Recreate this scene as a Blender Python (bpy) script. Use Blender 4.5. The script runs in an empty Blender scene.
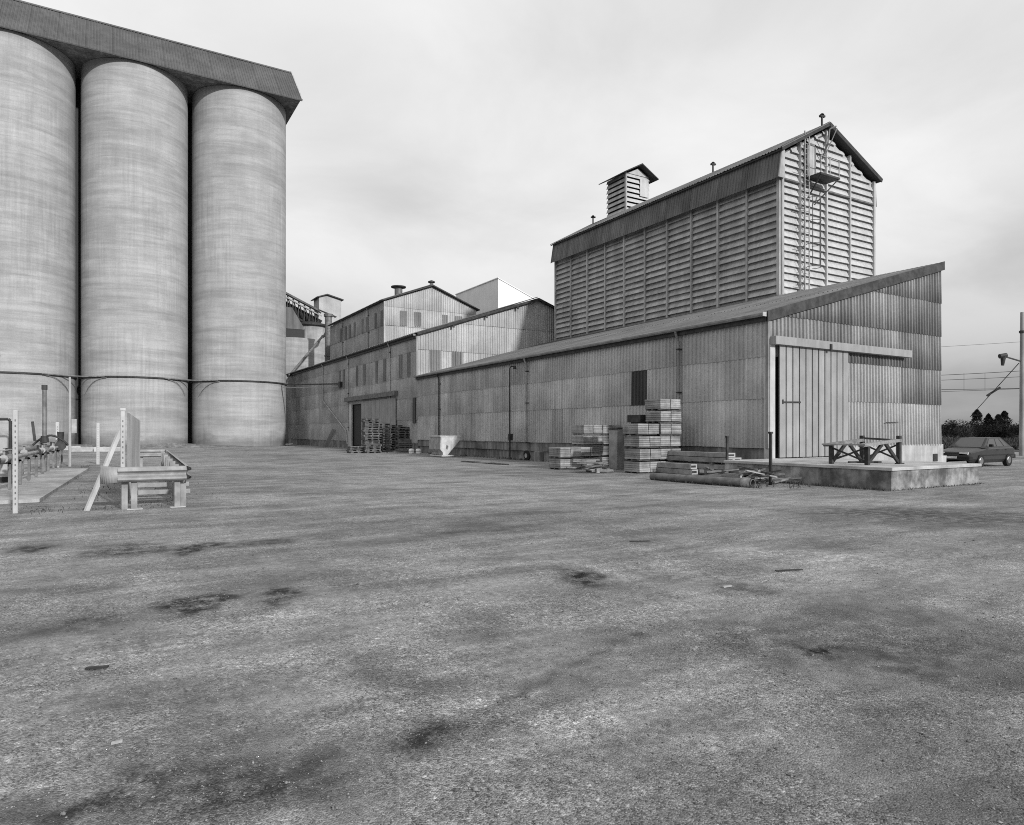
import bpy, math, random
from mathutils import Matrix, Vector
random.seed(7)
R_ = math.radians
SC = bpy.context.scene
COL = SC.collection

# ------------------------------------------------------------------ camera
FPX, CXP, HOR, CAMZ = 680.0, 512.0, 432.0, 1.6
YAW = math.atan(406 / 680)
cam = bpy.data.cameras.new('camera')
cam.sensor_fit = 'HORIZONTAL'; cam.sensor_width = 36.0
cam.lens = FPX / 1024 * 36
cam.shift_y = (HOR - 412.5) / 1024
cam.clip_start = 0.1; cam.clip_end = 9000
camo = bpy.data.objects.new('camera', cam); COL.objects.link(camo)
camo.location = (0, 0, CAMZ); camo.rotation_euler = (R_(90), 0, -YAW)
SC.camera = camo

# ------------------------------------------------------------------ sky, sun, exposure
SUNV = Vector((0.12, -1.0, 0.40)).normalized()      # towards the sun
sun_el = math.asin(SUNV.z); sun_az = math.atan2(SUNV.x, SUNV.y)
W_ = bpy.data.worlds.new('World'); SC.world = W_; W_.use_nodes = True
nt = W_.node_tree; N = nt.nodes; Lk = nt.links; N.clear()
out = N.new('ShaderNodeOutputWorld'); bg = N.new('ShaderNodeBackground')
sky = N.new('ShaderNodeTexSky'); sky.sky_type = 'NISHITA'; sky.sun_disc = False
sky.sun_elevation = sun_el; sky.sun_rotation = sun_az
sky.dust_density = 4.0; sky.air_density = 1.5
bw = N.new('ShaderNodeRGBToBW'); Lk.new(sky.outputs[0], bw.inputs[0])
tc = N.new('ShaderNodeTexCoord')
sep = N.new('ShaderNodeSeparateXYZ'); Lk.new(tc.outputs['Generated'], sep.inputs[0])
def wmath(op, a, b=None, c=None, clamp=False):
    n = N.new('ShaderNodeMath'); n.operation = op; n.use_clamp = clamp
    for i, q in enumerate((a, b, c)):
        if q is None: continue
        if isinstance(q, (int, float)): n.inputs[i].default_value = q
        else: Lk.new(q, n.inputs[i])
    return n.outputs[0]
# flatten the direction onto a cloud layer so that clouds crowd together towards the horizon
zc = wmath('ADD', wmath('MAXIMUM', sep.outputs['Z'], 0.0), 0.22)
cx_ = wmath('DIVIDE', sep.outputs['X'], zc); cy_ = wmath('DIVIDE', sep.outputs['Y'], zc)
comb = N.new('ShaderNodeCombineXYZ'); Lk.new(cx_, comb.inputs[0]); Lk.new(cy_, comb.inputs[1]); comb.inputs[2].default_value = 7.7
def wnoise(scale, detail, rough, dist=0.0):
    n = N.new('ShaderNodeTexNoise'); n.inputs['Scale'].default_value = scale; n.inputs['Detail'].default_value = detail
    n.inputs['Roughness'].default_value = rough; n.inputs['Distortion'].default_value = dist
    Lk.new(comb.outputs[0], n.inputs['Vector']); return n.outputs['Fac']
n1 = wnoise(0.40, 2, 0.45, 0.2); n2 = wnoise(1.7, 6, 0.55, 0.35)
cl = wmath('ADD', wmath('MULTIPLY', n1, 0.76), wmath('MULTIPLY', n2, 0.24))
ramp = N.new('ShaderNodeMapRange'); ramp.interpolation_type = 'SMOOTHSTEP'
ramp.inputs[1].default_value = 0.36; ramp.inputs[2].default_value = 0.60; ramp.inputs[3].default_value = 6.5; ramp.inputs[4].default_value = 10.1
Lk.new(cl, ramp.inputs[0])
hz = N.new('ShaderNodeMapRange'); hz.interpolation_type = 'SMOOTHSTEP'      # thick cloud deck low over the horizon
hz.inputs[1].default_value = -0.02; hz.inputs[2].default_value = 0.30; hz.inputs[3].default_value = 0.46; hz.inputs[4].default_value = 1.0
Lk.new(sep.outputs['Z'], hz.inputs[0])
deck = wmath('MULTIPLY', ramp.outputs[0], hz.outputs[0])
tot = wmath('ADD', wmath('MULTIPLY', deck, 0.92), wmath('MULTIPLY', bw.outputs[0], 0.08))
Lk.new(tot, bg.inputs['Color']); bg.inputs['Strength'].default_value = 0.10
Lk.new(bg.outputs[0], out.inputs['Surface'])
sl = bpy.data.lights.new('sun', 'SUN'); sl.energy = 3.3; sl.angle = R_(2.0); sl.color = (1, 1, 1)
so = bpy.data.objects.new('sun', sl); COL.objects.link(so)
so.rotation_euler = SUNV.to_track_quat('Z', 'Y').to_euler()
so.location = (0, -30, 60)
SC.view_settings.view_transform = 'Standard'; SC.view_settings.look = 'None'
SC.view_settings.exposure = 0.0; SC.view_settings.gamma = 1.0; SC.view_settings.use_curve_mapping = False
SC.cycles.max_bounces = 6; SC.cycles.diffuse_bounces = 3; SC.cycles.glossy_bounces = 3
SC.cycles.use_denoising = False
SC.cycles.filter_width = 1.0

# ------------------------------------------------------------------ pixel -> world helpers (used to measure the place)
FV = (math.sin(YAW), math.cos(YAW)); RV = (math.cos(YAW), -math.sin(YAW))
def ray(px, py):
    a = (px - CXP) / FPX
    return FV[0] + a * RV[0], FV[1] + a * RV[1], (HOR - py) / FPX
def at_z(px, py, z=0.0):
    v = ray(px, py); t = (z - CAMZ) / v[2]; return Vector((v[0] * t, v[1] * t, z))
def at_x(px, py, X):
    v = ray(px, py); t = X / v[0]; return Vector((X, v[1] * t, CAMZ + v[2] * t))
def at_y(px, py, Y):
    v = ray(px, py); t = Y / v[1]; return Vector((v[0] * t, Y, CAMZ + v[2] * t))
def at_t(px, py, t):
    v = ray(px, py); return Vector((v[0] * t, v[1] * t, CAMZ + v[2] * t))

# ------------------------------------------------------------------ materials (black and white photograph: neutral greys)
class NT:
    def __init__(self, name):
        self.m = bpy.data.materials.new(name); self.m.use_nodes = True
        self.t = self.m.node_tree; self.n = self.t.nodes; self.l = self.t.links
        self.b = self.n['Principled BSDF']
        self.geo = self.n.new('ShaderNodeNewGeometry'); self.pos = self.geo.outputs['Position']
        self.oi = self.n.new('ShaderNodeObjectInfo')
    def put(self, sock, q):
        if isinstance(q, (int, float)): sock.default_value = q
        elif isinstance(q, tuple): sock.default_value = q
        else: self.l.new(q, sock)
    def math(self, op, a, b=None, c=None, clamp=False):
        n = self.n.new('ShaderNodeMath'); n.operation = op; n.use_clamp = clamp
        for i, q in enumerate((a, b, c)):
            if q is not None: self.put(n.inputs[i], q)
        return n.outputs[0]
    def scaled(self, sx, sy, sz, vec=None, rot=0, loc=(0, 0, 0)):
        n = self.n.new('ShaderNodeMapping'); n.inputs['Scale'].default_value = (sx, sy, sz)
        n.inputs['Rotation'].default_value = (0, 0, rot); n.inputs['Location'].default_value = loc
        self.l.new(vec or self.pos, n.inputs['Vector']); return n.outputs[0]
    def noise(self, vec, scale, detail=4, rough=0.55, dist=0.0):
        n = self.n.new('ShaderNodeTexNoise'); self.l.new(vec, n.inputs['Vector'])
        n.inputs['Scale'].default_value = scale; n.inputs['Detail'].default_value = detail
        n.inputs['Roughness'].default_value = rough; n.inputs['Distortion'].default_value = dist
        return n.outputs['Fac']
    def rng(self, v, a, b, c, d, smooth=True):
        n = self.n.new('ShaderNodeMapRange'); n.interpolation_type = 'SMOOTHSTEP' if smooth else 'LINEAR'
        self.put(n.inputs[0], v)
        for i, q in enumerate((a, b, c, d)): n.inputs[i + 1].default_value = q
        return n.outputs[0]
    def color(self, v):
        self.l.new(v, self.b.inputs['Base Color'])
    def bump(self, v, strength, dist):
        n = self.n.new('ShaderNodeBump'); n.inputs['Strength'].default_value = strength; n.inputs['Distance'].default_value = dist
        self.l.new(v, n.inputs['Height']); self.l.new(n.outputs[0], self.b.inputs['Normal'])
    def fin(self, rough=0.8, metal=0.0, spec=0.3):
        self.b.inputs['Roughness'].default_value = rough; self.b.inputs['Metallic'].default_value = metal
        self.b.inputs['Specular IOR Level'].default_value = spec
        return self.m

def grime(name, base, var=0.25, scale=1.5, streak=0.0, rnd=0.0, rough=0.85, metal=0.0, bump=0.0, bscale=40, spec=0.25, fine=0.0):
    k = NT(name)
    v = k.rng(k.noise(k.pos, scale, 6, 0.6), 0.3, 0.7, 1 - var, 1 + var)
    if streak:
        s = k.noise(k.scaled(3.2, 3.2, 0.16), 1.0, 5, 0.65)
        v = k.math('MULTIPLY', v, k.rng(s, 0.38, 0.66, 1 - streak, 1 + streak * .5))
    if rnd:
        v = k.math('MULTIPLY', v, k.rng(k.oi.outputs['Random'], 0, 1, 1 - rnd, 1 + rnd, False))
    if fine:
        v = k.math('MULTIPLY', v, k.rng(k.noise(k.pos, 55, 3, 0.7), 0.3, 0.7, 1 - fine, 1 + fine))
    k.color(k.math('MULTIPLY', v, base))
    if bump: k.bump(k.noise(k.pos, bscale, 4, 0.6), bump, 0.02)
    return k.fin(rough, metal, spec)

def cladding(name, base, dirt=0.35, rowdirt=0.0, rnd=0.12, rough=0.75):
    """weathered fibre cement sheet: dirt runs down from the lap of the sheet above, each sheet of its own tone"""
    k = NT(name)
    s = k.noise(k.scaled(2.0, 2.0, 0.16), 1.0, 5, 0.6)
    v = k.rng(s, 0.35, 0.68, 1 - dirt, 1 + dirt * .35)
    v = k.math('MULTIPLY', v, k.rng(k.noise(k.pos, 0.35, 4, 0.6), 0.3, 0.7, 0.8, 1.15))
    v = k.math('MULTIPLY', v, k.rng(k.noise(k.scaled(2.6, 2.6, .10, loc=(3.7, 1.1, .4)), 1.0, 3, .5), .64, .74, 1.0, .70))
    v = k.math('MULTIPLY', v, k.rng(k.noise(k.pos, 14, 5, 0.7), 0.3, 0.7, 0.86, 1.12))
    v = k.math('MULTIPLY', v, k.rng(k.oi.outputs['Random'], 0, 1, 1 - rnd, 1 + rnd, False))
    if rowdirt:
        tc = k.n.new('ShaderNodeTexCoord'); sp = k.n.new('ShaderNodeSeparateXYZ'); k.l.new(tc.outputs['Generated'], sp.inputs[0])
        zz = k.math('ADD', sp.outputs['Z'], k.math('MULTIPLY', k.math('SUBTRACT', k.noise(k.scaled(9, 9, .3), 1, 3, .6), .5), .7))
        ed = k.rng(zz, -.15, .95, 1 - rowdirt, 1.12)
        v = k.math('MULTIPLY', v, ed)
    k.color(k.math('MULTIPLY', v, base, clamp=False))
    return k.fin(rough, 0, 0.25)

def flat(name, base, rough=0.7, metal=0.0, spec=0.3):
    k = NT(name); k.color(k.math('MULTIPLY', k.rng(k.noise(k.pos, 6, 5, .6), .3, .7, .85, 1.15), base)); return k.fin(rough, metal, spec)

M = {}
M['concrete'] = grime('concrete', 0.36, 0.22, 0.7, 0.18, 0.0, 0.9, bump=0.15, fine=.08)
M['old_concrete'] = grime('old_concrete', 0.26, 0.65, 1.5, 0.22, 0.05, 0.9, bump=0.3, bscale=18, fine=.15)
M['slab_top'] = grime('slab_top', 0.40, 0.25, 1.3, 0.0, 0.0, 0.9, bump=0.2, fine=.12)
M['dark_concrete'] = grime('dark_concrete', 0.20, 0.35, 1.1, 0.3, 0.0, 0.9, bump=0.2)
M['white_paint'] = grime('white_paint', 0.47, 0.12, 2.0, 0.12, 0.0, 0.7)
M['white_clad'] = grime('white_clad', 0.82, 0.05, 0.6, 0.04, 0.0, 0.6)
M['clad'] = cladding('clad', 0.47, 0.12, 0.08)
M['clad_gable'] = cladding('clad_gable', 0.27, 0.28, 0.50, 0.12)
M['clad_clean'] = cladding('clad_clean', 0.36, 0.10, 0.14, 0.05)
M['clad_b'] = cladding('clad_b', 0.40, 0.12, 0.08)
M['clad_bg'] = cladding('clad_bg', 0.42, 0.10, 0.05, 0.05)
M['screen'] = cladding('screen', 0.27, 0.15)
M['clad_dark'] = cladding('clad_dark', 0.085, 0.3)
M['roof'] = cladding('roof_sheeting', 0.135, 0.2)
M['gallery'] = cladding('gallery_sheeting', 0.105, 0.12, 0, .04)
M['translucent'] = cladding('translucent', 0.22, 0.2)
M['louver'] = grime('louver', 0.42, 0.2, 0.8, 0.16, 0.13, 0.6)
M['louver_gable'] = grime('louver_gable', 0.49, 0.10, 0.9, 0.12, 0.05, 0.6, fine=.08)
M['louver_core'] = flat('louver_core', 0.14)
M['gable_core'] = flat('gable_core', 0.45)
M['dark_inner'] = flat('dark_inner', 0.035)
M['skirt'] = cladding('skirt', 0.17, 0.28, 0, .08)
M['trim_light'] = grime('trim_light', 0.40, 0.15, 1.5, 0.15)
M['gutter'] = grime('gutter', 0.26, 0.2, 2, 0.1)
M['fascia'] = grime('fascia', 0.06, 0.35, 3.0, 0.1, fine=.2)
M['door'] = grime('door', 0.30, 0.12, 1.2, 0.12, 0.04)
M['galv'] = grime('galv', 0.34, 0.22, 3.0, 0.12, 0.04, 0.6, 0.15)
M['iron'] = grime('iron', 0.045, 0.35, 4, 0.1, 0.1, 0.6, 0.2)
M['steel_grey'] = grime('steel_grey', 0.16, 0.3, 4, 0.1, 0.1, 0.6, 0.2)
M['crate'] = grime('crate_wood', 0.27, 0.25, 2.5, 0.1, 0.28, 0.85, fine=.15)
M['batten'] = grime('batten_wood', 0.10, 0.3, 5, 0, 0.2)
M['pallet'] = grime('pallet_wood', 0.15, 0.35, 3.5, 0.0, 0.45, fine=.2)
M['plank'] = grime('weathered_plank', 0.17, 0.4, 3.5, 0.0, 0.45, fine=.2)
M['beam'] = grime('beam_wood', 0.26, 0.3, 2.5, 0.0, 0.15, fine=.15)
M['endgrain'] = grime('end_paint', 0.38, 0.1, 4)
M['sack'] = grime('sack', 0.75, 0.08, 5)
M['skip_grey'] = grime('skip_grey', 0.30, 0.25, 3, 0.15)
M['skip_light'] = grime('skip_light', 0.48, 0.15, 3.5, 0.15)
M['carpaint'] = grime('carpaint', 0.035, 0.05, 2, 0, 0, 0.4, 0.0, spec=.4)
M['glass'] = flat('car_glass', 0.03, 0.06, 0, 0.8)
M['rubber'] = flat('rubber', 0.02, 0.9)
M['chrome'] = flat('rim_metal', 0.25, 0.35, 0.6)
M['lamp'] = flat('lamp_glass', 0.6, 0.15, 0, 0.6)
M['bark'] = flat('bark', 0.06, 0.9)
M['leaf_dark'] = grime('leaf_dark', 0.018, 0.4, 1.2, 0, 0.2, 0.9, spec=.1)
M['leaf'] = grime('leaf', 0.05, 0.4, .6, 0, 0.2, 0.9, spec=.1)
M['grass'] = grime('grass', 0.055, 0.45, 3, 0, 0, 0.9, spec=.1)
M['tuft'] = grime('tuft', 0.06, 0.4, 6, 0, 0, 0.9, spec=.1)
M['field'] = grime('field', 0.06, 0.45, 0.08, 0, 0, 0.95, fine=.3, spec=.1)

# silo concrete: slip-formed, fine vertical board lines and soft horizontal pour bands
k = NT('silo_concrete')
cmb = k.n.new('ShaderNodeCombineXYZ'); k.l.new(k.math('MULTIPLY', k.oi.outputs['Random'], 40.0), cmb.inputs[0]); k.l.new(k.math('MULTIPLY', k.oi.outputs['Random'], 23.0), cmb.inputs[2])
vad = k.n.new('ShaderNodeVectorMath'); vad.operation = 'ADD'; k.l.new(k.pos, vad.inputs[0]); k.l.new(cmb.outputs[0], vad.inputs[1]); SP = vad.outputs[0]
fv = k.noise(k.scaled(4.0, 4.0, 0.14, SP), 1.0, 4, 0.65)
fb = k.noise(k.scaled(0.10, 0.10, 0.75, SP), 1.0, 6, 0.65, 0.6)
fb2 = k.noise(k.scaled(0.25, 0.25, 2.6, SP), 1.0, 4, 0.6, 0.4)
fl = k.noise(k.scaled(0.35, 0.35, 0.22, SP), 1.0, 6, 0.65, 0.3)
msk = k.rng(k.noise(k.scaled(.22, .22, .12, SP), 1.0, 3, .5), .4, .62, 0.25, 1.0)
v = k.math('ADD', 1.0, k.math('MULTIPLY', k.math('SUBTRACT', k.rng(fv, 0.32, 0.68, 0.89, 1.08), 1.0), msk))
zs_ = k.n.new('ShaderNodeSeparateXYZ'); k.l.new(k.pos, zs_.inputs[0])
fr = k.math('ABSOLUTE', k.math('SUBTRACT', k.math('FRACT', k.math('DIVIDE', k.math('ADD', zs_.outputs['Z'], k.math('MULTIPLY', k.noise(SP, .3, 2, .5), .35)), 1.3)), .5))
v = k.math('MULTIPLY', v, k.math('ADD', 1.0, k.math('MULTIPLY', k.rng(fr, .44, .5, 0.0, -.13), k.rng(fl, .4, .6, .2, 1.0))))
v = k.math('MULTIPLY', v, k.rng(fb, 0.34, 0.64, 0.84, 1.06))
v = k.math('MULTIPLY', v, k.rng(fb2, 0.34, 0.66, 0.90, 1.06))
v = k.math('MULTIPLY', v, k.rng(fl, 0.3, 0.7, 0.88, 1.08))
v = k.math('MULTIPLY', v, k.rng(k.noise(SP, 9, 4, .7), .3, .7, .93, 1.07))
sp = k.n.new('ShaderNodeSeparateXYZ'); k.l.new(k.pos, sp.inputs[0])
base = k.math('ADD', sp.outputs['Z'], k.math('MULTIPLY', k.noise(k.scaled(.35, .35, .5), 1, 4, .6), -3.2))
v = k.math('MULTIPLY', v, k.rng(base, -1.1, 0.0, 0.62, 1.0))        # rising damp stain at the foot
k.color(k.math('MULTIPLY', v, 0.375)); k.bump(fv, 0.2, 0.05)
M['silo'] = k.fin(0.9, 0, .2)

# yard: worn tarred gravel with oil stains, tyre scuffs and pale dusty swathes
k = NT('yard_gravel')
k.t.nodes.remove(k.oi)
big = k.noise(k.pos, 0.16, 5, 0.6, 0.4)
mid = k.noise(k.scaled(0.35, 1.3, 1, rot=R_(24)), 1.0, 6, 0.62, 0.5)
mid2 = k.noise(k.scaled(1.6, 0.45, 1, rot=R_(-12)), 1.0, 5, 0.6, 0.3)
wear = k.math('ADD', k.math('ADD', k.math('MULTIPLY', big, .4), k.math('MULTIPLY', mid, .38)), k.math('MULTIPLY', mid2, .22))
v = k.rng(wear, 0.36, 0.64, 0.60, 1.30)
vo = k.n.new('ShaderNodeTexVoronoi'); vo.inputs['Scale'].default_value = 105; k.l.new(k.pos, vo.inputs['Vector'])
sg = k.n.new('ShaderNodeSeparateColor'); k.l.new(vo.outputs['Color'], sg.inputs[0])
vo2 = k.n.new('ShaderNodeTexVoronoi'); vo2.inputs['Scale'].default_value = 48; k.l.new(k.pos, vo2.inputs['Vector'])
sg2 = k.n.new('ShaderNodeSeparateColor'); k.l.new(vo2.outputs['Color'], sg2.inputs[0])
grain = k.rng(sg.outputs[0], 0, 1, 0.40, 1.60, False)
pale = k.rng(sg2.outputs[1], 0.86, 1.0, 1.0, 1.75, False)
gm = k.rng(k.noise(k.pos, 0.9, 4, .6), 0.35, 0.62, 0.35, 1.0)      # bald patches show less stone
grain = k.math('ADD', 1.0, k.math('MULTIPLY', k.math('SUBTRACT', k.math('MULTIPLY', grain, pale), 1.0), gm))
v = k.math('MULTIPLY', v, grain)
v = k.math('MULTIPLY', v, k.rng(k.noise(k.pos, 11, 6, .75), .3, .7, .74, 1.24))
v = k.math('MULTIPLY', v, k.rng(k.noise(k.scaled(.8, 2.2, 1, rot=R_(35)), 1.0, 7, .68), .33, .67, .80, 1.16))
# stains: px, py, half width px, half height px, tilt (deg, in plan), factor
STAINS = [(30, 549, 26, 6, 0, .55), (130, 549, 40, 8, 0, .62), (195, 549, 30, 7, 5, .5), (260, 544, 40, 4, 0, .7), (195, 605, 48, 13, 0, .55),
          (285, 597, 24, 8, 0, .55), (60, 630, 60, 10, 0, .78), (110, 655, 80, 16, 0, 1.22), (578, 578, 36, 10, 0, .5), (745, 588, 34, 8, 0, .62),
          (815, 648, 40, 9, 0, .62), (440, 738, 66, 17, 12, .85), (210, 795, 150, 34, 0, .66),
          (60, 815, 90, 24, 0, .75), (620, 735, 200, 16, -2, 1.12), (420, 705, 90, 14, 0, 1.1), (900, 640, 170, 60, 0, .8), (960, 760, 150, 80, 0, .82),
          (930, 515, 130, 12, 0, .72), (700, 640, 120, 16, 0, .86), (330, 500, 120, 8, 0, 1.12), (470, 640, 120, 18, 0, 1.14), (760, 555, 110, 7, -4, 1.18),
          (500, 530, 60, 6, 10, .86), (380, 570, 70, 8, 0, 1.1), (60, 590, 60, 8, 0, .8), (410, 680, 60, 12, 0, .8), (470, 635, 50, 10, 5, .8)]
at_ = k.n.new('ShaderNodeAttribute'); at_.attribute_name = 'stain'
brk = k.rng(k.noise(k.pos, 5.5, 8, .75), .38, .58, .25, 1.3)
v = k.math('MULTIPLY', v, k.math('ADD', 1.0, k.math('MULTIPLY', k.math('SUBTRACT', at_.outputs['Fac'], 1.0), brk)))
k.color(k.math('MULTIPLY', v, 0.245))
hgt = k.math('ADD', k.math('MULTIPLY', vo.outputs['Distance'], -1.0), k.math('MULTIPLY', k.noise(k.pos, 5, 5, .65), 2.0))
k.bump(hgt, 0.55, 0.012)
M['yard'] = k.fin(0.95, 0, .15)
k = NT('gravel_stone')
rn = k.geo.outputs['Random Per Island']
k.color(k.rng(rn, 0, 1, 0.07, 0.30, False)); M['stone'] = k.fin(0.9, 0, .2)

# ------------------------------------------------------------------ mesh helpers
class MB:
    def __init__(self): self.v = []; self.f = []
    def add(self, vs, fs):
        o = len(self.v); self.v += [tuple(q) for q in vs]; self.f += [tuple(i + o for i in q) for q in fs]; return self
    def box(self, x0, x1, y0, y1, z0, z1):
        return self.add([(x0, y0, z0), (x1, y0, z0), (x1, y1, z0), (x0, y1, z0), (x0, y0, z1), (x1, y0, z1), (x1, y1, z1), (x0, y1, z1)],
                        [(0, 3, 2, 1), (4, 5, 6, 7), (0, 1, 5, 4), (1, 2, 6, 5), (2, 3, 7, 6), (3, 0, 4, 7)])
    def cbox(self, x0, x1, y0, y1, z0, z1, b):
        """box with its vertical and top edges chamfered"""
        prof = [(x0 + b, y0), (x1 - b, y0), (x1, y0 + b), (x1, y1 - b), (x1 - b, y1), (x0 + b, y1), (x0, y1 - b), (x0, y0 + b)]
        cx, cy = (x0 + x1) / 2, (y0 + y1) / 2
        vs = [(x, y, z0) for x, y in prof] + [(x, y, z1 - b) for x, y in prof]
        vs += [(x + (b if x < cx else -b) * .8, y + (b if y < cy else -b) * .8, z1) for x, y in prof]
        fs = [tuple(range(7, -1, -1)), tuple(range(16, 24))]
        for r in (0, 8):
            for i in range(8): fs.append((r + i, r + (i + 1) % 8, r + 8 + (i + 1) % 8, r + 8 + i))
        return self.add(vs, fs)
    def bar(self, p, q, w, h, up=(0, 0, 1)):
        p, q = Vector(p), Vector(q); d = (q - p).normalized(); u = Vector(up)
        if abs(d.dot(u)) > .98: u = Vector((1, 0, 0))
        s = d.cross(u).normalized(); u = s.cross(d)
        vs = [e + s * a * w / 2 + u * b * h / 2 for e in (p, q) for a, b in ((-1, -1), (1, -1), (1, 1), (-1, 1))]
        return self.add(vs, [(0, 1, 2, 3), (7, 6, 5, 4), (0, 4, 5, 1), (1, 5, 6, 2), (2, 6, 7, 3), (3, 7, 4, 0)])
    def cyl(self, p, q, r0, r1=None, n=12, cap=True):
        r1 = r0 if r1 is None else r1
        p, q = Vector(p), Vector(q); d = (q - p).normalized()
        u = Vector((0, 0, 1)) if abs(d.z) < .9 else Vector((1, 0, 0))
        s = d.cross(u).normalized(); u = s.cross(d)
        vs = [e + (s * math.cos(a) + u * math.sin(a)) * r for e, r in ((p, r0), (q, r1)) for a in [2 * math.pi * i / n for i in range(n)]]
        fs = [(i, (i + 1) % n, n + (i + 1) % n, n + i) for i in range(n)]
        self.add(vs, fs)
        if cap: self.add(vs[:n], [tuple(range(n - 1, -1, -1))]); self.add(vs[n:], [tuple(range(n))])
        return self
    def tube(self, pts, r, n=8):
        for a, b in zip(pts, pts[1:]): self.cyl(a, b, r, r, n)
        return self
    def prism(self, poly, y0, y1, axis='y'):
        """polygon in (x,z) extruded along y, or (y,z) extruded along x"""
        n = len(poly)
        P = (lambda a, b, c: (a, c, b)) if axis == 'y' else ((lambda a, b, c: (c, a, b)) if axis == 'x' else (lambda a, b, c: (a, b, c)))
        vs = [P(a, b, y0) for a, b in poly] + [P(a, b, y1) for a, b in poly]
        return self.add(vs, [tuple(range(n)), tuple(range(2 * n - 1, n - 1, -1))] + [(i, n + i, n + (i + 1) % n, (i + 1) % n) for i in range(n)])
    def mesh(self, name, mat, smooth=False):
        me = bpy.data.meshes.new(name); me.from_pydata(self.v, [], self.f)
        if smooth: me.polygons.foreach_set('use_smooth', [True] * len(me.polygons))
        if mat: me.materials.append(M[mat] if isinstance(mat, str) else mat)
        me.update(); return me
    def fixed(self):
        import bmesh
        return self
WM = {}
def add(name, me, parent=None, mtx=None):
    o = bpy.data.objects.new(name, me); COL.objects.link(o)
    mtx = mtx.copy() if mtx is not None else Matrix.Identity(4)
    if parent is not None:
        o.parent = parent; o.matrix_parent_inverse = WM[parent.name].inverted()
    o.matrix_basis = mtx; WM[o.name] = mtx
    return o
def tag(o, label=None, cat=None, group=None, kind=None):
    if label: o['label'] = label
    if cat: o['category'] = cat
    if group: o['group'] = group
    if kind: o['kind'] = kind
    return o
def thing(name, loc, label, cat, group=None, rz=0.0):
    o = bpy.data.objects.new(name, None); COL.objects.link(o); o.empty_display_size = .3
    mt = Matrix.Translation(Vector(loc)) @ Matrix.Rotation(rz, 4, 'Z'); o.matrix_basis = mt; WM[o.name] = mt
    return tag(o, label, cat, group)
def part(parent, name, mb, mat, smooth=False):
    return add(name, mb.mesh(name, mat, smooth), parent)
def lpart(parent, name, mb, mat, smooth=False, sub=None):
    """a part modelled in its thing's own coordinates, so that the thing can be copied"""
    o = bpy.data.objects.new(name, mb.mesh(name, mat, smooth)); COL.objects.link(o); o.parent = parent; return o
def copy_tree(o, parent=None):
    c = o.copy(); COL.objects.link(c); c.parent = parent
    for ch in list(o.children): copy_tree(ch, c)
    return c
def axes(origin, x, z):
    x = Vector(x).normalized(); z = Vector(z).normalized(); x = (x - z * x.dot(z)).normalized(); y = z.cross(x)
    return Matrix(((x.x, y.x, z.x, origin[0]), (x.y, y.y, z.y, origin[1]), (x.z, y.z, z.z, origin[2]), (0, 0, 0, 1)))
SH = {}
def sheet(w, h0, h1, mat, pitch=.22, depth=.06, seg=6, rows=1):
    """one corrugated sheet, local x across, z up, ribs proud towards -y"""
    key = (round(w, 3), round(h0, 3), round(h1, 3), mat, pitch, depth)
    if key in SH: return SH[key]
    prof = [(0, 0), (.28, 0), (.41, 1), (.59, 1), (.72, 0)]; pts = []; vs = []; fs = []
    for k_ in range(int(w / pitch) + 1):
        for u, q in prof:
            if (k_ + u) * pitch < w: pts.append(((k_ + u) * pitch, q))
    pts.append((w, 0)); n = len(pts) - 1
    for j in range(2):
        for x, q in pts: vs.append((x, -depth * q, (h0 + (h1 - h0) * x / w) * j))
    for i in range(n): fs.append((i, i + 1, n + 2 + i, n + 1 + i))
    mb = MB(); mb.v = vs; mb.f = fs
    SH[key] = mb.mesh('cladding_sheet', mat, False); return SH[key]
def clad_wall(parent, name, start, along, length, rows, mat, wsheet, pick=None, top=None, proud=.0, skip=None, **kw):
    """rows of sheets; start (x,y) at the local x=0 end, along = unit direction; outward is to the right-hand side of -y"""
    n = max(1, round(length / wsheet)); w = length / n; a = Vector((along[0], along[1], 0))
    yv = Vector((0, 0, 1)).cross(a)           # local y (into the building)
    for r, (z0, z1) in enumerate(rows):
        for i in range(n):
            s0, s1 = i * w, (i + 1) * w
            h0 = h1 = z1 - z0
            if top:
                h0, h1 = min(z1, top(s0)) - z0, min(z1, top(s1)) - z0
                if h0 <= .03 and h1 <= .03: continue
                h0, h1 = max(h0, .02), max(h1, .02)
            if skip and skip(s0, s1, z0, z1): continue
            mt = pick(r, i, s0, s1, z0, z1) if pick else mat
            tilt = .012 + random.uniform(0, .012)      # each row laps over the one below
            j = yv * (-proud - tilt)
            o = Vector((start[0], start[1], z0 - .04 + random.uniform(-.018, .018))) + a * s0 + j
            add(name, sheet(w + .03, h0 + .04, h1 + .04, mt, **kw), parent, axes(o, a + Vector((0, 0, random.uniform(-.006, .006))), Vector((0, 0, 1)) + yv * (.014 + random.uniform(-.002, .006))))

# ------------------------------------------------------------------ ground
mb = MB().add([(-2500, -600, -.03), (4500, -600, -.03), (4500, 4500, -.03), (-2500, 4500, -.03)], [(0, 1, 2, 3)])
tag(add('ground', mb.mesh('ground', 'field')), 'dark rough grassland stretching to the horizon', None, None, 'structure')
# yard sheet: gently uneven, flat under the buildings
hn = __import__('mathutils').noise
def yard_z(x, y): return .8 * (.018 * hn.noise(Vector((x * .35, y * .35, 0))) + .03 * hn.noise(Vector((x * .09, y * .09, 4))))
SD = []
for (px, py, rx, ry, tilt, fac) in STAINS:
    c = at_z(px, py); t = CAMZ * FPX / (py - HOR); a = -YAW + R_(tilt)
    SD.append((c.x, c.y, math.cos(a), math.sin(a), rx * t / FPX, ry * t / (py - HOR), fac ** 1.9 if fac < 1 else fac))
NB = len(SD)
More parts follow.
